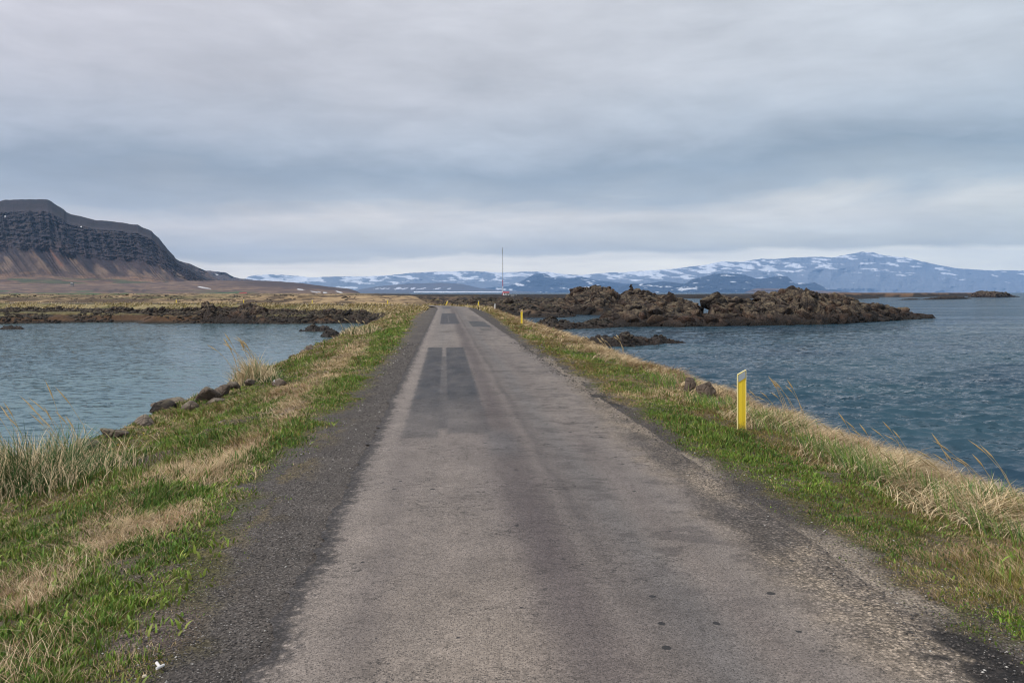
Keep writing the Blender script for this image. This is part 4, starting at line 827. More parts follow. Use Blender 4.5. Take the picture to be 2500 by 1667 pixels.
bo = boulder(683, 944, 40, 20, 'lone grey boulder with a white mark in the left verge', seed=8, group=gl, zb=-.35)
boulder(352, 1044, 56, 24, 'low brown boulder sunk in turf, left below the dark squat boulder', seed=9, group=gl, zb=-.6)
boulder(285, 1070, 62, 26, 'earthy mound-like boulder between the tall grass and the low brown boulder', seed=10, group=gl, zb=-.5)
boulder(208, 1100, 66, 26, 'rust brown boulder right behind the tall grass tuft', seed=11, group=gl, zb=-.5)
boulder(758, 858, 30, 20, 'pointed brown boulder on the left bank crest short of its bushy tip', seed=12, group=gl, zb=-.6)
boulder(738, 868, 20, 13, 'small stone left of the pointed boulder on the bank crest', seed=13, group=gl, zb=-.6)
boulder(715, 876, 22, 12, 'dark stone low on the bank edge between the dry tuft and the pointed boulder', seed=14, group=gl, zb=-.7, mat=M_rocks)
boulder(695, 884, 24, 12, 'flat dark stone right of the dry grass tuft at the bank edge', seed=15, group=gl, zb=-.7, mat=M_rocks)
boulder(1683, 962, 30, 40, 'narrow dark boulder at the right bank, left of its larger neighbour', seed=21, group=gr, zb=-.3, mat=M_bould)
boulder(1722, 972, 54, 48, 'largest boulder on the right bank, left of the yellow post', seed=22, group=gr, zb=-.35, mat=M_bould, rot=.35)
boulder(1762, 992, 40, 18, 'low brown stone between the largest right bank boulder and the yellow post', seed=23, group=gr, zb=-.3, mat=M_bould)
boulder(1792, 998, 34, 15, 'flat reddish stone just behind the near yellow post', seed=24, group=gr, zb=-.3, mat=M_bould)
boulder(1530, 874, 18, 8, 'small dark stone at the right bank edge beyond the green turf', seed=25, group=gr, zb=-.3, mat=M_rocks)
boulder(1239, 749, 31, 18, 'big lichen-mottled boulder by the pond in front of the hut', seed=31, group=gf, zb=-.9, mat=M_rock, sink=.4)
boulder(1122, 744, 24, 9, 'rounded brown rock beyond the bend, left of its wider twin', seed=32, group=gf, zb=-.6, mat=M_rock, sink=.5)
boulder(1153, 744, 30, 10, 'wide brown rock beyond the bend, left of the upright yellow post', seed=33, group=gf, zb=-.6, mat=M_rock, sink=.5)
boulder(92, 1200, 60, 14, 'flat grey stone in the turf below the tall grass tuft', seed=34, group=gl, zb=-.4, z=None)
# white paint fleck on the lone boulder (its own small patch)
me = bpy.data.meshes.new('white_mark'); bm = bmesh.new(); r_ = random.Random(2)
bmesh.ops.create_icosphere(bm, subdivisions=2, radius=.5, matrix=__import__('mathutils').Matrix.Diagonal((.03, .02, .07, 1))); bm.to_mesh(me); bm.free(); me.materials.append(plain('white_paint', (.75, .76, .76), .7, .1, 30))
wm_ = bpy.data.objects.new('white_mark', me); COL.objects.link(wm_); wm_.parent = bo; wm_.location = (-.09, -.135, .13)

# uncountable shore rubble
r = random.Random(12); items = []
for k in range(11000):
    s = r.uniform(0, 1); i = r.random()
    if i < .45:   # far embankment wall
        sc_ = r.uniform(s0 + 108, s0 + 108 + 150); qq = -r.uniform(7.8, 10.8); sz = r.uniform(.25, .72)
    elif i < .62: # left bank below crest
        sc_ = r.uniform(s0 + 28, s0 + 118); qq = -r.uniform(6.5, 8.8); sz = r.uniform(.18, .45)
    elif i < .80:
        sc_ = r.uniform(s0 + 28, s0 + 108); qq = r.uniform(5.7, 7.8); sz = r.uniform(.18, .45)
    else: continue
    px_, py_ = np.interp(sc_, CLs, CL[:, 0]), np.interp(sc_, CLs, CL[:, 1]); d = 0.5
    qx = np.interp(sc_ + d, CLs, CL[:, 0]) - px_; qy = np.interp(sc_ + d, CLs, CL[:, 1]) - py_; L = math.hypot(qx, qy)
    x = px_ + qy / L * qq; y = py_ - qx / L * qq
    items.append((x, y, 0, sz, 1))
for k in range(9000):   # far lagoon shore flats
    px_ = r.uniform(-250, 900); Y = r.uniform(104, 124)
    if vn(np.array(px_ * .013), np.array(Y * .16), 15) < (.62 if px_ < 480 else .42) - (.35 if Y < 110 else 0): continue
    items.append(((px_ - CX) / F * Y, Y, 0, r.uniform(.15, .6) * r.random() ** .5, .75))
for k in range(3200):   # lava ground right of the bend
    px_ = r.uniform(1110, 1420); Y = r.uniform(118, 240); items.append(((px_ - CX) / F * Y, Y, 0, r.uniform(.3, 1.1) * r.random() ** .6 * Y / 150, .9))
for k in range(9000):   # lumps on the golden field and far flats
    px_ = r.uniform(-100, 1500); Y = r.choice([r.uniform(155, 300), r.uniform(155, 300), r.uniform(300, 700)])
    if vn(np.array(px_ * .02), np.array(Y * .03), 5) * .6 + vn(np.array(px_ * .07), np.array(Y * .1), 6) * .4 < (.56 if px_ < 1000 else .5): continue
    items.append(((px_ - CX) / F * Y, Y, 0, r.uniform(.35, .9) * min(1.2, Y / 260), .6))
P2 = np.array([(a, b_) for a, b_, *_ in items]); hz = H(P2[:, 0], P2[:, 1]); qq, _ = roadcoord(P2[:, 0], P2[:, 1])
it2 = [(a, b_, z - s * .15, s, sq) for (a, b_, _, s, sq), z, q1 in zip(items, hz, qq) if z > WZ - .25 and not (-8.0 < q1 < 4.9 and b_ < 260)]
V, Fc, Cc = rock_cloud(it2, PROS, r, True); ob = npmesh('shore_rubble', V, Fc, np.full(len(Fc), 3), Cc, M_rocks); tag(ob, 'dark basalt rubble heaped along the causeway banks and far shore', 'rubble', kind='stuff')

# ------------------------------------------------------------------ grass
def blades(name, x, y, z, h, w, lean, bend, col, mat, seg=3, parent=None, kind='stuff', label=None, cat='grass', tipc=None, face=None):
    """lean: direction angle of bending, bend: how far the tip travels sideways relative to h"""
    n = len(x); r = np.random.default_rng(n); ts = np.array([0, .35, .7, 1.0]) if seg == 3 else (np.array([0, .55, 1.0]) if seg == 2 else np.array([0, 1.0]))
    if face is None: face = r.uniform(-.9, .9, n)             # blade's flat side turned roughly towards the road's axis
    wx, wy = np.cos(face), np.sin(face); k = len(ts); V = np.zeros((n, 2 * k - 1, 3)); dx, dy = np.cos(lean), np.sin(lean)
    for i, t in enumerate(ts):
        up = h * (t - bend * .42 * t * t); hor = h * bend * (t ** 1.7)
        cx, cy, cz = x + dx * hor, y + dy * hor, z + np.maximum(up, .01 * t)
        ww = w * (.5 if t > 0 else .42) * (1 - t ** 2.2 * .6)
        if i == k - 1: V[:, 2 * i] = np.stack([cx, cy, cz], -1)
        else:
            V[:, 2 * i] = np.stack([cx - wx * ww, cy - wy * ww, cz], -1); V[:, 2 * i + 1] = np.stack([cx + wx * ww, cy + wy * ww, cz], -1)
    nv = 2 * k - 1; fl, fc = [], []
    pat = [];
    for i in range(k - 2): pat.append([2 * i, 2 * i + 1, 2 * i + 3, 2 * i + 2])
    pat.append([2 * (k - 2), 2 * (k - 2) + 1, 2 * (k - 1)])
    flat = np.concatenate([np.array(p) for p in pat]); cnt = np.array([len(p) for p in pat])
    loops = (np.arange(n)[:, None] * nv + flat[None, :]).ravel(); counts = np.tile(cnt, n)
    C = np.repeat(col[:, None, :], nv, 1)
    if tipc is not None: 
        tv = np.array([0, 0, .3, .3, .7, .7, 1][:nv] if k == 4 else np.linspace(0, 1, nv)); C = C * (1 - tv[None, :, None]) + tipc[:, None, :] * tv[None, :, None]
    o = npmesh(name, V.reshape(-1, 3), loops, counts, C.reshape(-1, 3), mat, parent)
    if kind: tag(o, label, cat, kind=kind)
    return o
def scatter(n, qa, qb, y0, y1, pw, r):
    """positions with density falling with distance"""
    if pw == 1: Y = y0 * (y1 / y0) ** r.random(n)
    else: a = 1 - pw; Y = (y0 ** a + r.random(n) * (y1 ** a - y0 ** a)) ** (1 / a)
    Q = r.uniform(qa, qb, n); X = np.interp(Y, CL[:34, 1], CL[:34, 0]) + Q * 1.0035
    return X, Y
def vegcol(g, o, s, r, X, Y):
    n = len(X); k = r.random(n); pick = np.where(k < g, 0, np.where(k < g + o, 1, 2)); c = np.zeros((n, 3)); t = r.random(n)
    lush = fbm(X * 1.5, Y * 1.0, 140, 3)
    c = np.where((pick == 0)[:, None], cmix(GREEN, DEEP, np.clip(lush + (t - .5) * .8, 0, 1)), c)
    c = np.where((pick == 1)[:, None], cmix(OLIVE, MOSS, t), c)
    c = np.where((pick == 2)[:, None], cmix(cmix(STRAW, RUST, ss(.45, .65, fbm(X * 2, Y * 1.5, 150, 3))), PALE, ss(.6, 1, t) * .6), c)
    return c * ((0.5 + .85 * r.random(n)) * (.62 + .7 * fbm(X * 3.5, Y * 2.8, 155, 3)))[:, None], pick
def inview(X, Y, pad=2.2): return (np.abs(X) < 0.66 * np.maximum(Y, 0) + pad) & (Y > 2.6)

def verge(name, side, n, y0, y1, pw, label, seed):
    r = np.random.default_rng(seed)
    X, Y = scatter(n, *((-8.0, -2.1) if side < 0 else (2.1, 7.0)), y0, y1, pw, r); q, _ = roadcoord(X, Y)
    ed = left_edge(Y) if side < 0 else right_edge(Y); d = (ed - q) if side < 0 else (q - ed)
    nz = (fbm(X * 4, Y * 4, 90, 3) - .5) * .5; g, o, s, bare = veg(X, Y, q)
    cov = ss(-.12, .22, d + nz) * (1 - .85 * bare) * np.where(side < 0, ss(-7.6, -6.6, q), ss(6.9, 5.9, q))
    cov = np.maximum(cov, .16 * ss(-.45, -.05, d + nz))
    clump = fbm(X * 7, Y * 6, 160, 3); cov *= ss(.22, .5, clump) * .75 + .25
    m = (r.random(n) < cov) & inview(X, Y); X, Y, q, g, o, s = (a[m] for a in (X, Y, q, g, o, s)); n = len(X); clump = clump[m]; d = d[m]
    Z = H(X, Y, q) - .004; c, pick = vegcol(g, o, s, r, X, Y)
    base = np.where(pick == 0, .055, np.where(pick == 1, .042, .075)) * (0.35 + clump ** 2 * 2.1)
    tall = fbm(X * .8, Y * .6, 170, 3); base *= .7 + .9 * ss(.4, .7, tall)
    if side > 0: base *= np.where(pick == 2, 1 + 1.2 * ss(4.1, 4.8, q), 1 + .7 * ss(3.8, 4.8, q)) * .85
    base *= .35 + .65 * ss(-.1, .5, d)
    base *= 1 + ss(12, 50, Y) * .7
    h = base * (.6 + .9 * r.random(n)); w = np.maximum(.0028, .00056 * Y) * (.7 + .6 * r.random(n)) * np.where(pick == 0, 1.35, np.where(pick == 1, 1.1, .75))
    broad = (pick == 0) & (r.random(n) < .15) & (Y < 14); w = np.where(broad, .012 * (.7 + .6 * r.random(n)), w); h = np.where(broad, h * 1.2, h)
    flow = fbm(X * .9, Y * .7, 180, 2) * 6 - 3 + (0 if side > 0 else 2.6); lean = np.where(pick == 2, flow + r.normal(0, .7, n), r.uniform(0, 6.28, n))
    bend = np.where(pick == 2, r.uniform(.5, 1.7, n), r.uniform(.05, .8, n))
    tip = np.where((pick == 0)[:, None], c * 1.15, c * 1.05)
    blades(name, X, Y, Z, h, w, lean, bend, c, M_blade, 3 if y0 < 15 else 2, label=label, tipc=tip, kind='stuff')
verge('grass', -1, 420000, 3.0, 16, 1.5, 'short turf of green, olive and straw grass on the left verge', 1)
verge('grass', -1, 170000, 14, 108, 1.7, 'tawny and green grass along the far left bank of the causeway', 2)
verge('grass', 1, 320000, 3.6, 16, 1.5, 'short green and rusty turf along the right verge', 3)
verge('grass', 1, 140000, 14, 108, 1.7, 'straw coloured grass along the far right bank of the causeway', 4)

r = np.random.default_rng(25); n = 5200; X, Y = scatter(n, -6.0, -2.15, 3.2, 13, 1.6, r); q, _ = roadcoord(X, Y); cw = fbm(X * 2.2, Y * 2.2, 189, 3); m = (r.random(n) < ss(.48, .62, cw)) & (q < left_edge(Y) + .1) & inview(X, Y); X, Y, q = X[m], Y[m], q[m]; n = len(X)
c = cmix(GREEN * 1.05, np.array((.22, .25, .05)), r.random(n)) * (.6 + .6 * r.random(n))[:, None]
blades('weeds', X, Y, H(X, Y, q), r.uniform(.035, .085, n), r.uniform(.012, .022, n), r.uniform(0, 6.28, n), r.uniform(.2, 1.0, n), c, M_blade, 3, label='small broad-leaved weeds among the turf of the left verge', cat='weeds', tipc=c * 1.1)
# long straw on the right crest, matted over towards the sea, and in dry patches of the left verge
def straw(name, X, Y, r, hmin, hmax, lean, lsd, bmin, bmax, label, colmix=.35, up=.0, zoff=0.0):
    n = len(X); q, _ = roadcoord(X, Y); Z = H(X, Y, q) + zoff; t = r.random(n); c = cmix(cmix(STRAW, PALE, t), RUST, (r.random(n) < colmix) * .8) * (.7 + .5 * r.random(n))[:, None]
    h = r.uniform(hmin, hmax, n) * (.6 + .7 * fbm(X * 2, Y * 2, 190, 2)); w = np.maximum(.0026, .00046 * Y) * (.6 + .7 * r.random(n)); ln = lean + r.normal(0, lsd, n) + (fbm(X * 1.2, Y * 1.2, 195, 2) - .5) * 2.5
    return blades(name, X, Y, Z, h, w, ln, r.uniform(bmin, bmax, n), c, M_blade, 3, label=label, tipc=c * 1.08)
r = np.random.default_rng(21); n = 150000; X, Y = scatter(n, 3.6, 6.1, 5.0, 70, 1.35, r); q, _ = roadcoord(X, Y); c5 = fbm(X * 1.6, Y * 1.1, 185, 3); m = (r.random(n) < (ss(4.05, 4.7, q) * ss(.30, .46, c5) + ss(3.6, 4.2, q) * ss(.55, .68, c5) * .6)) & inview(X, Y); 
straw('dry_grass', X[m], Y[m], r, .12, .36, -.3, .55, .8, 2.0, 'matted long straw drooping along the crest of the right bank')
r = np.random.default_rng(22); n = 120000; X, Y = scatter(n, -6.6, -2.6, 3.2, 90, 1.4, r); dr = sum(ell(X, Y, p[0], p[1], p[2] * .75, p[3] * .7) for p in DRYP) * ss(.32, .55, fbm(X * 1.1, Y * .8, 101, 4) * .5 + fbm(X * 3.0, Y * 2.2, 111, 3) * .5); c5 = fbm(X * 1.6, Y * 1.1, 186, 3); m = (r.random(n) < np.clip(dr * .55 + ss(.5, .7, c5) * .22, 0, 1)) & inview(X, Y)
straw('dry_grass', X[m], Y[m], r, .05, .17, 2.9, .45, .9, 2.1, 'wispy dry grass lying over the left verge in tan patches', .55)
# upright lyme grass on the right crest
r = np.random.default_rng(23); n = 15000; X, Y = scatter(n, 3.6, 4.8, 5.0, 30, 1.3, r); c5 = fbm(X * 1.5 + 4, Y * .9, 187, 3); m = (r.random(n) < ss(.40, .58, c5) * ss(3.6, 4.0, roadcoord(X, Y)[0]) * ss(22, 12, Y) * .8) & inview(X, Y); X, Y = X[m], Y[m]; n = len(X); q, _ = roadcoord(X, Y)
c = cmix(LYME, GREEN, r.random(n)) * (.75 + .5 * r.random(n))[:, None]
blades('lyme_grass', X, Y, H(X, Y, q), r.uniform(.14, .34, n), np.maximum(.006, .0006 * Y) * r.uniform(.7, 1.3, n), r.normal(2.6, .9, n), r.uniform(.1, .7, n), c, M_blade, 3, label='upright blue-green lyme grass blades on the right bank', tipc=c * 1.1)
# embankment grass beyond the bend
r = np.random.default_rng(24); n = 26000; sc_ = r.uniform(s0 + 100, s0 + 300, n); qq = np.where(r.random(n) < .75, -r.uniform(2.6, 8.6, n), r.uniform(3.0, 7.0, n)); a = np.interp(sc_, CLs, CL[:, 0]); b_ = np.interp(sc_, CLs, CL[:, 1]); a2 = np.interp(sc_ + .5, CLs, CL[:, 0]) - a; b2 = np.interp(sc_ + .5, CLs, CL[:, 1]) - b_; L = np.hypot(a2, b2)
X = a + b2 / L * qq; Y = b_ - a2 / L * qq; cl = fbm(X * .35, Y * .35, 188, 3); m = cl > .38; X, Y, cl = X[m], Y[m], cl[m]; n = len(X)
c = cmix(cmix(STRAW * .95, PALE, r.random(n)), OLIVE * .8, (r.random(n) < .55) * .9) * (.5 + .7 * r.random(n))[:, None]
blades('embankment_grass', X, Y, H(X, Y), r.uniform(.15, .55, n) * (.5 + cl), r.uniform(.05, .11, n), r.normal(0, 1, n), r.uniform(.3, 1.3, n), c, M_blade, 2, label='tufty pale grass on the embankment where the road bends away', tipc=c)

# individual tufts
def tuft(px, py, zb, w, hleaf, n, mix, label, stems, seed, dry=.5, lean=2.6, name='grass_tuft', group='tall grass tufts', hollow=False, depth=.5, bend=(.1, .9)):
    r = np.random.default_rng(seed); X0, Y0 = G(px, py, zb); z0 = H1(X0, Y0); X0, Y0 = G(px, py, z0)
    root = bpy.data.objects.new(name, None); COL.objects.link(root); root.location = (X0, Y0, z0); tag(root, label, 'grass tuft', group)
    a = r.normal(0, w * .26, n); b_ = r.normal(0, w * depth * .4, n); a = np.clip(a, -w * .6, w * .6); zz = H(X0 + a, Y0 + b_) - z0; edge = np.exp(-(a / (w * .5)) ** 2)
    isdry = r.random(n) < dry; c = np.where(isdry[:, None], cmix(STRAW, PALE, r.random(n)), cmix(LYME, DEEP, r.random(n) * .8)) * (.75 + .45 * r.random(n))[:, None]
    h = hleaf * (.35 + .65 * edge) * r.uniform(.45, 1.1, n) * (.6 + .8 * vn(a * 5 / max(w, .5) * 1.5 + 7, b_ * 3, seed)); outw = np.arctan2(b_, a); ln = np.where(isdry, lean + r.normal(0, .9, n), outw + r.normal(0, .9, n)); bd = np.where(isdry, r.uniform(bend[0] + .2, bend[1] + .5, n), r.uniform(bend[0], bend[1], n))
    blades('blades', a, b_, zz, h, np.maximum(.007, .0006 * Y0) * r.uniform(.6, 1.3, n), ln, bd, c, M_blade, 3, parent=root, kind=None, tipc=c * 1.1)
    for i in range(stems):
        a1 = r.uniform(-w * .45, w * .4); b1 = r.normal(0, w * .12); hh = hleaf * r.uniform(1.35, 1.95); lo = math.pi - abs(r.normal(0, .35)) * .5; bd1 = r.uniform(.25, .6); rad = max(.0038, .00036 * Y0)
        P = [np.array((a1 + math.cos(lo) * hh * bd1 * t ** 1.7, b1 + math.sin(lo) * hh * bd1 * t ** 1.7, hh * (t - bd1 * .42 * t * t))) for t in (0, .3, .6, .84, .92, 1.0, 1.1)]
        RR = [rad, rad, rad * .8, rad * .7, rad * 3.2, rad * 2.6, .0004]; V, Fq = [], []
        for p_, q_ in zip(P, RR):
            for j in range(4): V.append(p_ + q_ * np.array((math.cos(j * 1.571), math.sin(j * 1.571), 0)))
        for k_ in range(6):
            for j in range(4): Fq.append([k_ * 4 + j, k_ * 4 + (j + 1) % 4, k_ * 4 + 4 + (j + 1) % 4, k_ * 4 + 4 + j])
        npmesh('seed_stalk', np.array(V), np.array(Fq), np.full(len(Fq), 4), np.tile(np.array((.42, .32, .18)), (len(V), 1)), M_blade, root)
    return root
tuft(85, 1188, -.4, 1.9, .66, 3400, .5, 'tall green and straw grass tuft with seed heads at the near left water edge', 24, 31, dry=.55, depth=.45)
tuft(-60, 1200, -.4, 1.2, .6, 900, .5, 'green grass clump cut by the left edge, beside the tall tuft', 5, 36, dry=.4)
tuft(622, 935, -.4, .95, .74, 900, .8, 'blond dry grass tuft bowing left, alone on the left bank crest', 12, 32, dry=.88, bend=(.1, .5))
tuft(655, 935, -.4, 1.1, .26, 500, .3, 'low blue-green grass clump right of the blond tuft', 0, 37, dry=.3)
tuft(880, 815, -.4, 2.2, .55, 900, .8, 'bushy pale grass clump crowning the far tip of the left bank', 5, 33, dry=.75)
tuft(1885, 1035, -.15, 1.3, .42, 2200, .9, 'matted straw tussock immediately right of the near yellow post', 16, 34, dry=.93, lean=-.35, bend=(.6, 1.2), depth=.7)
tuft(2390, 1262, -.1, 1.2, .42, 2400, .9, 'thick overhanging straw tussock with a dark hollow at the right edge', 14, 35, dry=.93, lean=-.3, bend=(.6, 1.2), depth=.7)
tuft(2140, 1150, -.15, 1.2, .36, 1800, .9, 'flattened straw tussock midway between the post and the right edge', 12, 38, dry=.9, lean=-.3, bend=(.6, 1.2), depth=.7)
tuft(1480, 862, -.15, 1.6, .35, 500, .8, 'wispy reddish grass tuft rising in front of the low black islet', 12, 39, dry=.95, lean=2.8, bend=(.2, .7))

# loose gravel along both shoulders
def gravel():
    r = np.random.default_rng(41); n = 30000; Y = (3.0 ** -.6 + r.random(n) * (30 ** -.6 - 3.0 ** -.6)) ** (-1 / .6); side = r.random(n) < .55
    Q = np.where(side, r.normal(-2.05, .28, n), r.normal(2.15, .38, n)); X = np.interp(Y, CL[:34, 1], CL[:34, 0]) + Q; m = inview(X, Y, 1) & ((Q < -1.62) | (Q > 1.3)); X, Y, Q = X[m], Y[m], Q[m]; n = len(X)
    sz = np.maximum(.0035, .0005 * Y) * (.6 + r.random(n) ** 3 * 2.2)
    oct_ = np.array([(1, 0, 0), (0, 1, 0), (-1, 0, 0), (0, -1, 0), (0, 0, .7), (0, 0, -.5)]); fc = np.array([(0, 1, 4), (1, 2, 4), (2, 3, 4), (3, 0, 4), (1, 0, 5), (2, 1, 5), (3, 2, 5), (0, 3, 5)])
    an = r.uniform(0, 6.28, n); ca, sa_ = np.cos(an)[:, None], np.sin(an)[:, None]; el = r.uniform(.7, 1.5, n)[:, None]
    ox = oct_[None, :, 0] * el; oy = oct_[None, :, 1]; jz = oct_[None, :, 2] * r.uniform(.5, 1, n)[:, None]
    V = np.stack([X[:, None] + (ox * ca - oy * sa_) * sz[:, None], Y[:, None] + (ox * sa_ + oy * ca) * sz[:, None], np.where(Q > 1.3, .008, .0)[:, None] + .002 + jz * sz[:, None]], -1)
    t = r.random(n); c = cmix((.05, .048, .048), (.17, .15, .14), t); c[t > .975] = (.5, .48, .45)
    npmesh('gravel', V.reshape(-1, 3), (fc[None] + (np.arange(n) * 6)[:, None, None]).reshape(-1, 3), np.full(n * 8, 3), np.repeat(c, 6, 0), M_pebble)
    return bpy.data.objects['gravel']
tag(gravel(), 'loose dark gravel on the road shoulders', 'gravel', kind='stuff')

# yellow flowers scattered in the left turf
r = np.random.default_rng(42); V, Fq = [], []
for (px, py, k) in [(480, 1030, 10), (330, 1060, 8), (300, 1095, 6), (240, 1120, 4)]:
    for i in range(k):
        X, Y = G(px + r.normal(0, 28), py + r.normal(0, 10), -.35); z = H1(X, Y) + r.uniform(.04, .07); R = .008 + r.random() * .007; b_ = len(V); V.append((X, Y, z))
        for j in range(6): V.append((X + R * math.cos(j * 1.047), Y + R * math.sin(j * 1.047), z + .004))
        for j in range(6): Fq.append([b_, b_ + 1 + j, b_ + 1 + (j + 1) % 6])
o = npmesh('wildflowers', np.array(V), np.array(Fq), np.full(len(Fq), 3), None, plain('yellow_petal', (.75, .55, .03), .6, .1)); tag(o, 'tiny yellow wildflowers dotted in the left turf', 'wildflowers', kind='stuff')

# ------------------------------------------------------------------ marker posts
M_yel = plain('yellow_plastic', (0.86, 0.64, 0.035), .45, .05, 3)
b_ = NB(M_yel.node_tree); p_ = [n for n in b_.t.nodes if n.type == 'BSDF_PRINCIPLED'][0]; src_ = p_.inputs['Base Color'].links[0].from_socket; tc_ = b_.n('ShaderNodeTexCoord'); sz_ = b_.n('ShaderNodeSeparateXYZ'); b_.l(tc_.outputs['Object'], sz_.inputs[0]); nn_ = b_.noise(tc_.outputs['Object'], 45, 5, .7); n2_ = b_.noise(tc_.outputs['Object'], 9, 4, .6)
df_ = b_.ramp(b_.m('ADD', b_.m('MULTIPLY', sz_.outputs[2], -3.2), b_.m('MULTIPLY_ADD', nn_.outputs[0], 1.6, .02)), [(0.45, (0, 0, 0)), (0.75, (.75, .75, .75))]); sc_2 = b_.ramp(b_.m('MULTIPLY', nn_.outputs[0], n2_.outputs[0]), [(0.34, (0, 0, 0)), (0.40, (.5, .5, .5))])
b_.l(b_.mixc(sc_2, b_.mixc(df_, src_, (.16, .12, .05, 1)), (.45, .36, .12, 1)), p_.inputs['Base Color']); M_wht = plain('white_plastic', (0.72, 0.70, 0.68), .5, .06, 3)
M_ref = plain('grey_reflector', (0.36, 0.42, 0.48), .35, .08, 60); M_refo = plain('amber_reflector', (0.62, 0.40, 0.22), .35, .08, 60); M_edge = plain('pale_yellow_edge', (0.85, 0.76, 0.38), .5, .05)
def post_body(w, h, rise):
    """folded plastic blade: shallow V panel with back-turned flanges and a slanting top"""
    bm = bmesh.new(); th = .006; prof = [(-w / 2, .022), (-w / 2, 0), (0, -.006), (w / 2, 0), (w / 2, .022)]
    def ring(z_of): 
        o_ = [bm.verts.new((px_, py_, z_of(px_))) for px_, py_ in prof]; inn = [bm.verts.new((px_ * (1 - 2 * th / w), py_ + (th if 0 < i < 4 else 0), z_of(px_))) for i, (px_, py_) in enumerate(prof)]
        return o_, inn
    zs = [lambda x_: -.25, lambda x_: h * .5, lambda x_: h + rise * (x_ / w) - .04 * 0]
    R = [ring(f) for f in zs]
    for k in range(2):
        for i in range(4):
            bm.faces.new((R[k][0][i], R[k][0][i + 1], R[k + 1][0][i + 1], R[k + 1][0][i])); bm.faces.new((R[k][1][i + 1], R[k][1][i], R[k + 1][1][i], R[k + 1][1][i + 1]))
        for i in (0, 4): 
            f = (R[k][0][i], R[k + 1][0][i], R[k + 1][1][i], R[k][1][i]); bm.faces.new(f if i == 0 else f[::-1])
    for i in range(4): bm.faces.new((R[2][0][i], R[2][0][i + 1], R[2][1][i + 1], R[2][1][i]))
    return bm
def mk(name, bm, mat, parent=None):
    me = bpy.data.meshes.new(name); bmesh.ops.recalc_face_normals(bm, faces=bm.faces); bm.to_mesh(me); bm.free(); me.materials.append(mat); o = bpy.data.objects.new(name, me); COL.objects.link(o); o.parent = parent; return o
def quadbox(pts, d0, d1):
    bm = bmesh.new(); a = [bm.verts.new((x_, d0, z_)) for x_, z_ in pts]; b_ = [bm.verts.new((x_, d1, z_)) for x_, z_ in pts]; bm.faces.new(a); bm.faces.new(b_[::-1]); n = len(pts)
    for i in range(n): bm.faces.new((a[i], b_[i], b_[(i + 1) % n], a[(i + 1) % n]))
    return bm
W_, H_, RZ = .12, .82, .064
proto = bpy.data.objects.new('marker_post', None); COL.objects.link(proto)
mk('panel', post_body(W_, H_, RZ), M_yel, proto)
e = .010; zt = lambda x_: H_ + RZ * (x_ / W_)
mk('reflector', quadbox([(-W_ / 2 + e, zt(-W_ / 2) - .012), (-W_ / 2 + e, zt(-W_ / 2) - .105), (W_ / 2 - e, zt(W_ / 2) - .108), (W_ / 2 - e, zt(W_ / 2) - .012)], -.0105, -.0012), M_ref, proto)
mk('top_rim', quadbox([(-W_ / 2, zt(-W_ / 2) - .004), (W_ / 2, zt(W_ / 2) - .004), (W_ / 2, zt(W_ / 2) + .004), (-W_ / 2, zt(-W_ / 2) + .004)], -.009, .0215), M_edge, proto)
for s in (-1, 1): mk('side_rim', quadbox([(s * W_ / 2 - .004, -.1), (s * W_ / 2 + .004, -.1), (s * W_ / 2 + .004, zt(s * W_ / 2) - .005), (s * W_ / 2 - .004, zt(s * W_ / 2) - .005)], -.007, .0205), M_edge, proto)
def copy_thing(src):
    c = src.copy(); COL.objects.link(c)
    for ch in src.children: d = ch.copy(); COL.objects.link(d); d.parent = c
    return c
pg = 'road marker posts'
POSTS = [(1811, 1050, 903, 11.45, 'tall yellow marker post with grey reflector, nearest, in the right verge', None, 0), (1273.5, 791.7, 754.5, 50.5, 'yellow marker post on the straw bank, second along the right verge', None, 0),
         (1207.6, 757.7, 740.7, 90, 'white marker post on the right verge before the bend', 'w', .03), (1168, 748, 733.7, 111, 'upright yellow marker post at the outside of the bend', None, .02), (1087.5, 744.3, 732, 118, 'yellow marker post leaning right at the top of the bend', None, .38),
         (945.8, 739.8, 730, 0, 'yellow marker post beyond the bend, right of the lava flats', None, 0), (762, 737.5, 731.5, 0, 'small yellow marker post on the far road above the rock wall', None, 0), (594, 736.5, 732.6, 0, 'small yellow marker post peeping over the dark crag', None, 0), (431, 740, 733.6, 0, 'small yellow marker post on the far road, left of the dark crag', None, 0)]
for i, (px, pb, pt, Yp, lb, kind_, tilt) in enumerate(POSTS):
    o = proto if i == 0 else copy_thing(proto)
    if Yp: X, Y = (px - CX) / F * Yp, Yp
    else:   # posts standing on the far side of the road that crosses the view
        ss_ = np.linspace(0, CLs[-1], 3000); ax_, ay_ = np.interp(ss_, CLs, CL[:, 0]) + .6, np.interp(ss_, CLs, CL[:, 1]) + 3.0; k_ = np.where(ay_ > 108)[0]
        j = k_[np.argmin(np.abs(CX + F * ax_[k_] / ay_[k_] - px))]; X, Y = ax_[j], ay_[j]
    zz = H1(X, Y); top = CAMZ - (pt - HY) / F * Y
    k = (top - zz) / (H_ + RZ * .5) if Yp else max(1.0, (top - zz) / (H_ + RZ * .5))
    o.location = (X, Y, zz); wk = 1.0 if i < 2 else 1.2
    o.scale = (wk, 1, k); o.rotation_euler = (0, tilt, 0.0 if i else 0.05)
    tag(o, lb, 'marker post', pg)
    if kind_ == 'w':
        for ch in o.children:
            if ch.name.startswith(('panel', 'top_rim', 'side_rim')): ch.data = ch.data.copy(); ch.data.materials[0] = M_wht
    if i in (1,):
        for ch in o.children:
            if ch.name.startswith('reflector'): ch.data = ch.data.copy(); ch.data.materials[0] = M_refo

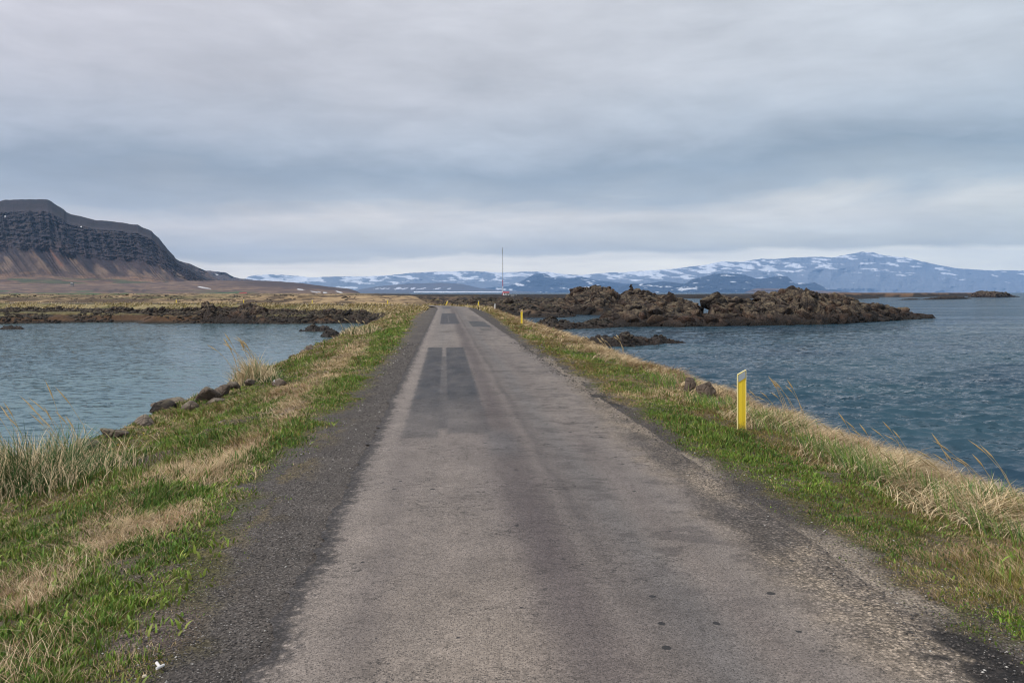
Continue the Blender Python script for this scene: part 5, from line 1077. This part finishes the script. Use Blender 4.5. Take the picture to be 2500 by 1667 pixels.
# litter in the gravel edge
X, Y = G(386, 1635, 0); bm = bmesh.new()
for a, L_, off in ((.9, .045, (0, 0)), (-.35, .036, (.016, -.016))):
    res = bmesh.ops.create_cone(bm, cap_ends=True, segments=8, radius1=.006, radius2=.0055, depth=L_); 
    from mathutils import Matrix
    bmesh.ops.transform(bm, matrix=Matrix.Translation((off[0], off[1], .012)) @ Matrix.Rotation(-a if a > 0 else 1.1, 4, 'Z') @ Matrix.Rotation(1.5708, 4, 'Y'), verts=res['verts'])
o = mk('plastic_litter', bm, M_wht); o.location = (X, Y, H1(X, Y) + .012); o.scale = (1.25,) * 3; tag(o, 'bent scrap of white plastic lying where turf meets gravel', 'litter')
X, Y = G(352, 1655, 0); V, Fc = hull_rock(777, 12, 1); o = npmesh('pebble', V * np.array((.016, .012, .01)), Fc, np.full(len(Fc), 3), None, plain('cream_stone', (.55, .47, .36), .8, .15, 80)); o.location = (X, Y, H1(X, Y) + .012); tag(o, 'small cream pebble near the white plastic scrap', 'pebble')

# ------------------------------------------------------------------ hut, mast, farm buildings
def boxbm(bm, x0, x1, y0, y1, z0, z1):
    v = [bm.verts.new(p) for p in ((x0, y0, z0), (x1, y0, z0), (x1, y1, z0), (x0, y1, z0), (x0, y0, z1), (x1, y0, z1), (x1, y1, z1), (x0, y1, z1))]
    for f in ((0, 1, 5, 4), (1, 2, 6, 5), (2, 3, 7, 6), (3, 0, 4, 7), (4, 5, 6, 7), (3, 2, 1, 0)): bm.faces.new([v[i] for i in f])
M_white = plain('white_render', (.78, .78, .77), .7, .08, 1); M_red = plain('red_roof_sheet', (.42, .03, .035), .5, .1, 1); M_dark = plain('dark_glazing', (.03, .035, .04), .3, .1); M_grey = plain('grey_cladding', (.22, .22, .22), .8, .25, 1)
M_mred = plain('red_steel', (.45, .02, .04), .5, .1, 1); M_mwht = plain('white_steel', (.72, .74, .76), .5, .1, 1); M_mgry = plain('grey_steel', (.28, .30, .33), .5, .1, 1)
def gable(w, d, h, rh, over=.25):
    bm = bmesh.new(); x0, x1 = -w / 2 - over, w / 2 + over
    p = [(x0, -d / 2 - over, h - .05), (x0, 0, h + rh), (x0, d / 2 + over, h - .05), (x0, d / 2 + over, h + .12), (x0, 0, h + rh + .2), (x0, -d / 2 - over, h + .12)]
    a = [bm.verts.new(q_) for q_ in p]; b_ = [bm.verts.new((x1, q_[1], q_[2])) for q_ in p]; bm.faces.new((a[0], a[1], a[4], a[5])); bm.faces.new((a[1], a[2], a[3], a[4])); bm.faces.new((b_[5], b_[4], b_[1], b_[0])); bm.faces.new((b_[4], b_[3], b_[2], b_[1]))
    for i in range(6): j = (i + 1) % 6; bm.faces.new((a[i], b_[i], b_[j], a[j]))
    return bm
def house(px, py, Yd, w, d, h, rh, label, cat, wm=M_white, rm=M_red, wins=(), doors=(), rot=0, name='house', zz=None):
    X = (px - CX) / F * Yd; z = CAMZ - (py - HY) / F * Yd
    root = bpy.data.objects.new(name, None); COL.objects.link(root); root.location = (X, Yd, z); root.rotation_euler = (0, 0, rot); tag(root, label, cat)
    bm = bmesh.new(); boxbm(bm, -w / 2, w / 2, -d / 2, d / 2, -3.0, h)
    a = [bm.verts.new((s * w / 2 * .998, y_, z_)) for s in (-1, 1) for y_, z_ in ((-d / 2 * .99, h), (d / 2 * .99, h), (0, h + rh))]; bm.faces.new(a[:3]); bm.faces.new(a[3:][::-1])
    mk('wall', bm, wm, root); mk('roof', gable(w, d, h, rh), rm, root)
    for (x0, x1, z0, z1) in wins:
        bm = bmesh.new(); boxbm(bm, x0, x1, -d / 2 - .03, -d / 2 + .02, z0, z1); wn = mk('window', bm, M_dark, root)
    for (x0, x1, z0, z1) in doors:
        bm = bmesh.new(); boxbm(bm, x0, x1, -d / 2 - .04, -d / 2 + .02, z0, z1); mk('door', bm, M_dark, root)
    return root
MY = 700.
house(1235.5, 721.3, MY, 5.0, 4.2, 2.35, .75, 'white hut with red roof at the foot of the mast', 'hut', wins=((-1.9, -1.3, .9, 1.9), (1.55, 2.1, 1.1, 2.0)), doors=((.3, 1.0, .0, 1.9),), name='hut', rot=.15)
house(1259, 726.5, 560., 1.9, 2.2, 1.0, 1.2, 'small grey gabled shed right of the white hut', 'shed', wm=M_grey, rm=plain('weathered_roof', (.32, .31, .30), .8, .2, 1), name='shed', rot=1.45, doors=((-.3, .3, 0, 1.0),))
house(1251, 725.6, 575., 2.2, 1.8, .9, .5, 'low dark brown shed between the white hut and the grey shed', 'shed', wm=plain('brown_boards', (.10, .07, .06), .8, .2, 1), rm=M_grey, name='shed', rot=.1, wins=((-.4, .0, .3, .7),))
def mast():
    X = (1227 - CX) / F * MY; zb = CAMZ - (722 - HY) / F * MY; zt_ = CAMZ - (604 - HY) / F * MY; root = bpy.data.objects.new('radio_mast', None); COL.objects.link(root); root.location = (X, MY, zb); tag(root, 'tall thin red and white lattice mast beside the hut', 'radio mast')
    Ht = zt_ - zb; secs = [(0, .075, M_mred), (.075, .20, M_mwht), (.20, .325, M_mred), (.325, .52, M_mgry), (.52, .80, M_mgry), (.80, 1.0, M_mgry)]
    def tube(bm, p, q_, rad):
        p = Vector(p); q_ = Vector(q_); d = q_ - p; res = bmesh.ops.create_cone(bm, cap_ends=True, segments=5, radius1=rad, radius2=rad, depth=d.length)
        bmesh.ops.transform(bm, matrix=Matrix.Translation((p + q_) / 2) @ d.to_track_quat('Z', 'Y').to_matrix().to_4x4(), verts=res['verts'])
    for a, b_, m_ in secs:
        bm = bmesh.new(); za, zb_ = a * Ht, b_ * Ht; ra, rb = lerp(.55, .18, a), lerp(.55, .18, b_)
        for k in range(3):
            an = k * 2.094 + .3; tube(bm, (ra * math.cos(an), ra * math.sin(an), za), (rb * math.cos(an), rb * math.sin(an), zb_), .085 if a < .3 else .055)
        nb = max(2, int((zb_ - za) / 1.3))
        for j in range(nb):
            z0 = lerp(za, zb_, j / nb); z1 = lerp(za, zb_, (j + 1) / nb); r0 = lerp(ra, rb, j / nb); r1 = lerp(ra, rb, (j + 1) / nb)
            for k in range(3):
                an = k * 2.094 + .3; a2 = an + 2.094; tube(bm, (r0 * math.cos(an), r0 * math.sin(an), z0), (r1 * math.cos(a2), r1 * math.sin(a2), z1), .04)
        mk('lattice_section', bm, m_, root)
    for zf, L_, dx in ((.86, 3.6, -.45), (.90, 3.0, .1), (.78, .9, -.5), (.62, .8, .45), (.55, .8, .45), (.28, .6, .5)):
        bm = bmesh.new(); tube(bm, (dx, 0, zf * Ht), (dx, 0, zf * Ht + L_), .09); tube(bm, (0, 0, zf * Ht + .2), (dx, 0, zf * Ht + .2), .05); mk('antenna', bm, M_mgry, root)
mast()
house(176, 695, 2000., 6, 6, 3.4, 2.2, 'lone grey house on the tan slope below the mountain', 'house', wm=M_grey, rm=M_grey, name='house', wins=((-1.5, -.5, 1, 2.2), (.8, 1.8, 1, 2.2)))
house(590, 721, 1300., 7, 6, 2.4, 1.6, 'farmhouse with pinkish red roof, left end of the distant farm', 'farmhouse', name='farmhouse', wins=((-2, -1, 1, 2), (1, 2, 1, 2)))
house(604, 720.8, 1310., 8, 6, 1.8, 1.3, 'white farm barn with grey roof, middle of the distant farm', 'barn', rm=M_grey, name='barn', wins=((-2, -1.2, .8, 1.5),), doors=((.5, 1.8, 0, 1.6),))
house(598, 719.4, 1330., 6, 5, 2.2, 1.4, 'small red-roofed farm building behind the barn', 'barn', name='barn', wins=((-1, -.2, .8, 1.6),))
# shelter belt trees by the farm
r = np.random.default_rng(51); M_tree = vcol_mat('dark_shrub', var=(.3, .3), fine=(2, .3), bump=None)
for k, px in enumerate((608, 613, 618, 622, 626)):
    Yd = 1290.; X = (px - CX) / F * Yd; zb = CAMZ - (722.5 - HY) / F * Yd; n = 260; root = bpy.data.objects.new('tree', None); COL.objects.link(root); root.location = (X, Yd, zb); tag(root, ['first', 'second', 'third', 'fourth', 'fifth'][k] + ' dark shelter tree counted rightwards from the distant barn', 'tree', 'dark trees beside the distant farm')
    hgt = r.uniform(2.2, 3.4); p = r.normal(0, 1, (n, 3)) * np.array((1.0, 1.0, .28 * hgt)); p[:, 2] = np.abs(p[:, 2] + hgt * .55); V = (p[:, None, :] + r.normal(0, .4, (n, 3, 3))).reshape(-1, 3)
    npmesh('crown', V, np.arange(n * 3), np.full(n, 3), np.tile((.035, .04, .028), (n * 3, 1)) * r.uniform(.6, 1.4, (n * 3, 1)), M_tree, root)
    bm = bmesh.new(); bmesh.ops.create_cone(bm, cap_ends=True, segments=6, radius1=.16, radius2=.07, depth=hgt * .8 + 1); bmesh.ops.translate(bm, vec=(0, 0, hgt * .4 - .5), verts=bm.verts); mk('trunk', bm, plain('bark', (.08, .06, .05), .9), root)

# ------------------------------------------------------------------ haze: one even box of air round everything, sky outside
bm = bmesh.new(); boxbm(bm, -32000, 32000, -400, 32000, -9.5, AIR_TOP); hz_ = mk('haze', bm, None) if False else None
me = bpy.data.meshes.new('haze'); bm.to_mesh(me); bm.free(); m = bpy.data.materials.new('haze_air'); m.use_nodes = True; t = m.node_tree; t.nodes.clear()
b = NB(t); oo = b.n('ShaderNodeOutputMaterial'); pv = b.n('ShaderNodeVolumePrincipled'); pv.inputs['Color'].default_value = (0.34, 0.58, 0.98, 1); pv.inputs['Density'].default_value = AIR_K; pv.inputs['Anisotropy'].default_value = 0.0
b.l(pv.outputs[0], oo.inputs['Volume']); me.materials.append(m); hz_ = bpy.data.objects.new('haze', me); COL.objects.link(hz_); tag(hz_, kind='stuff')
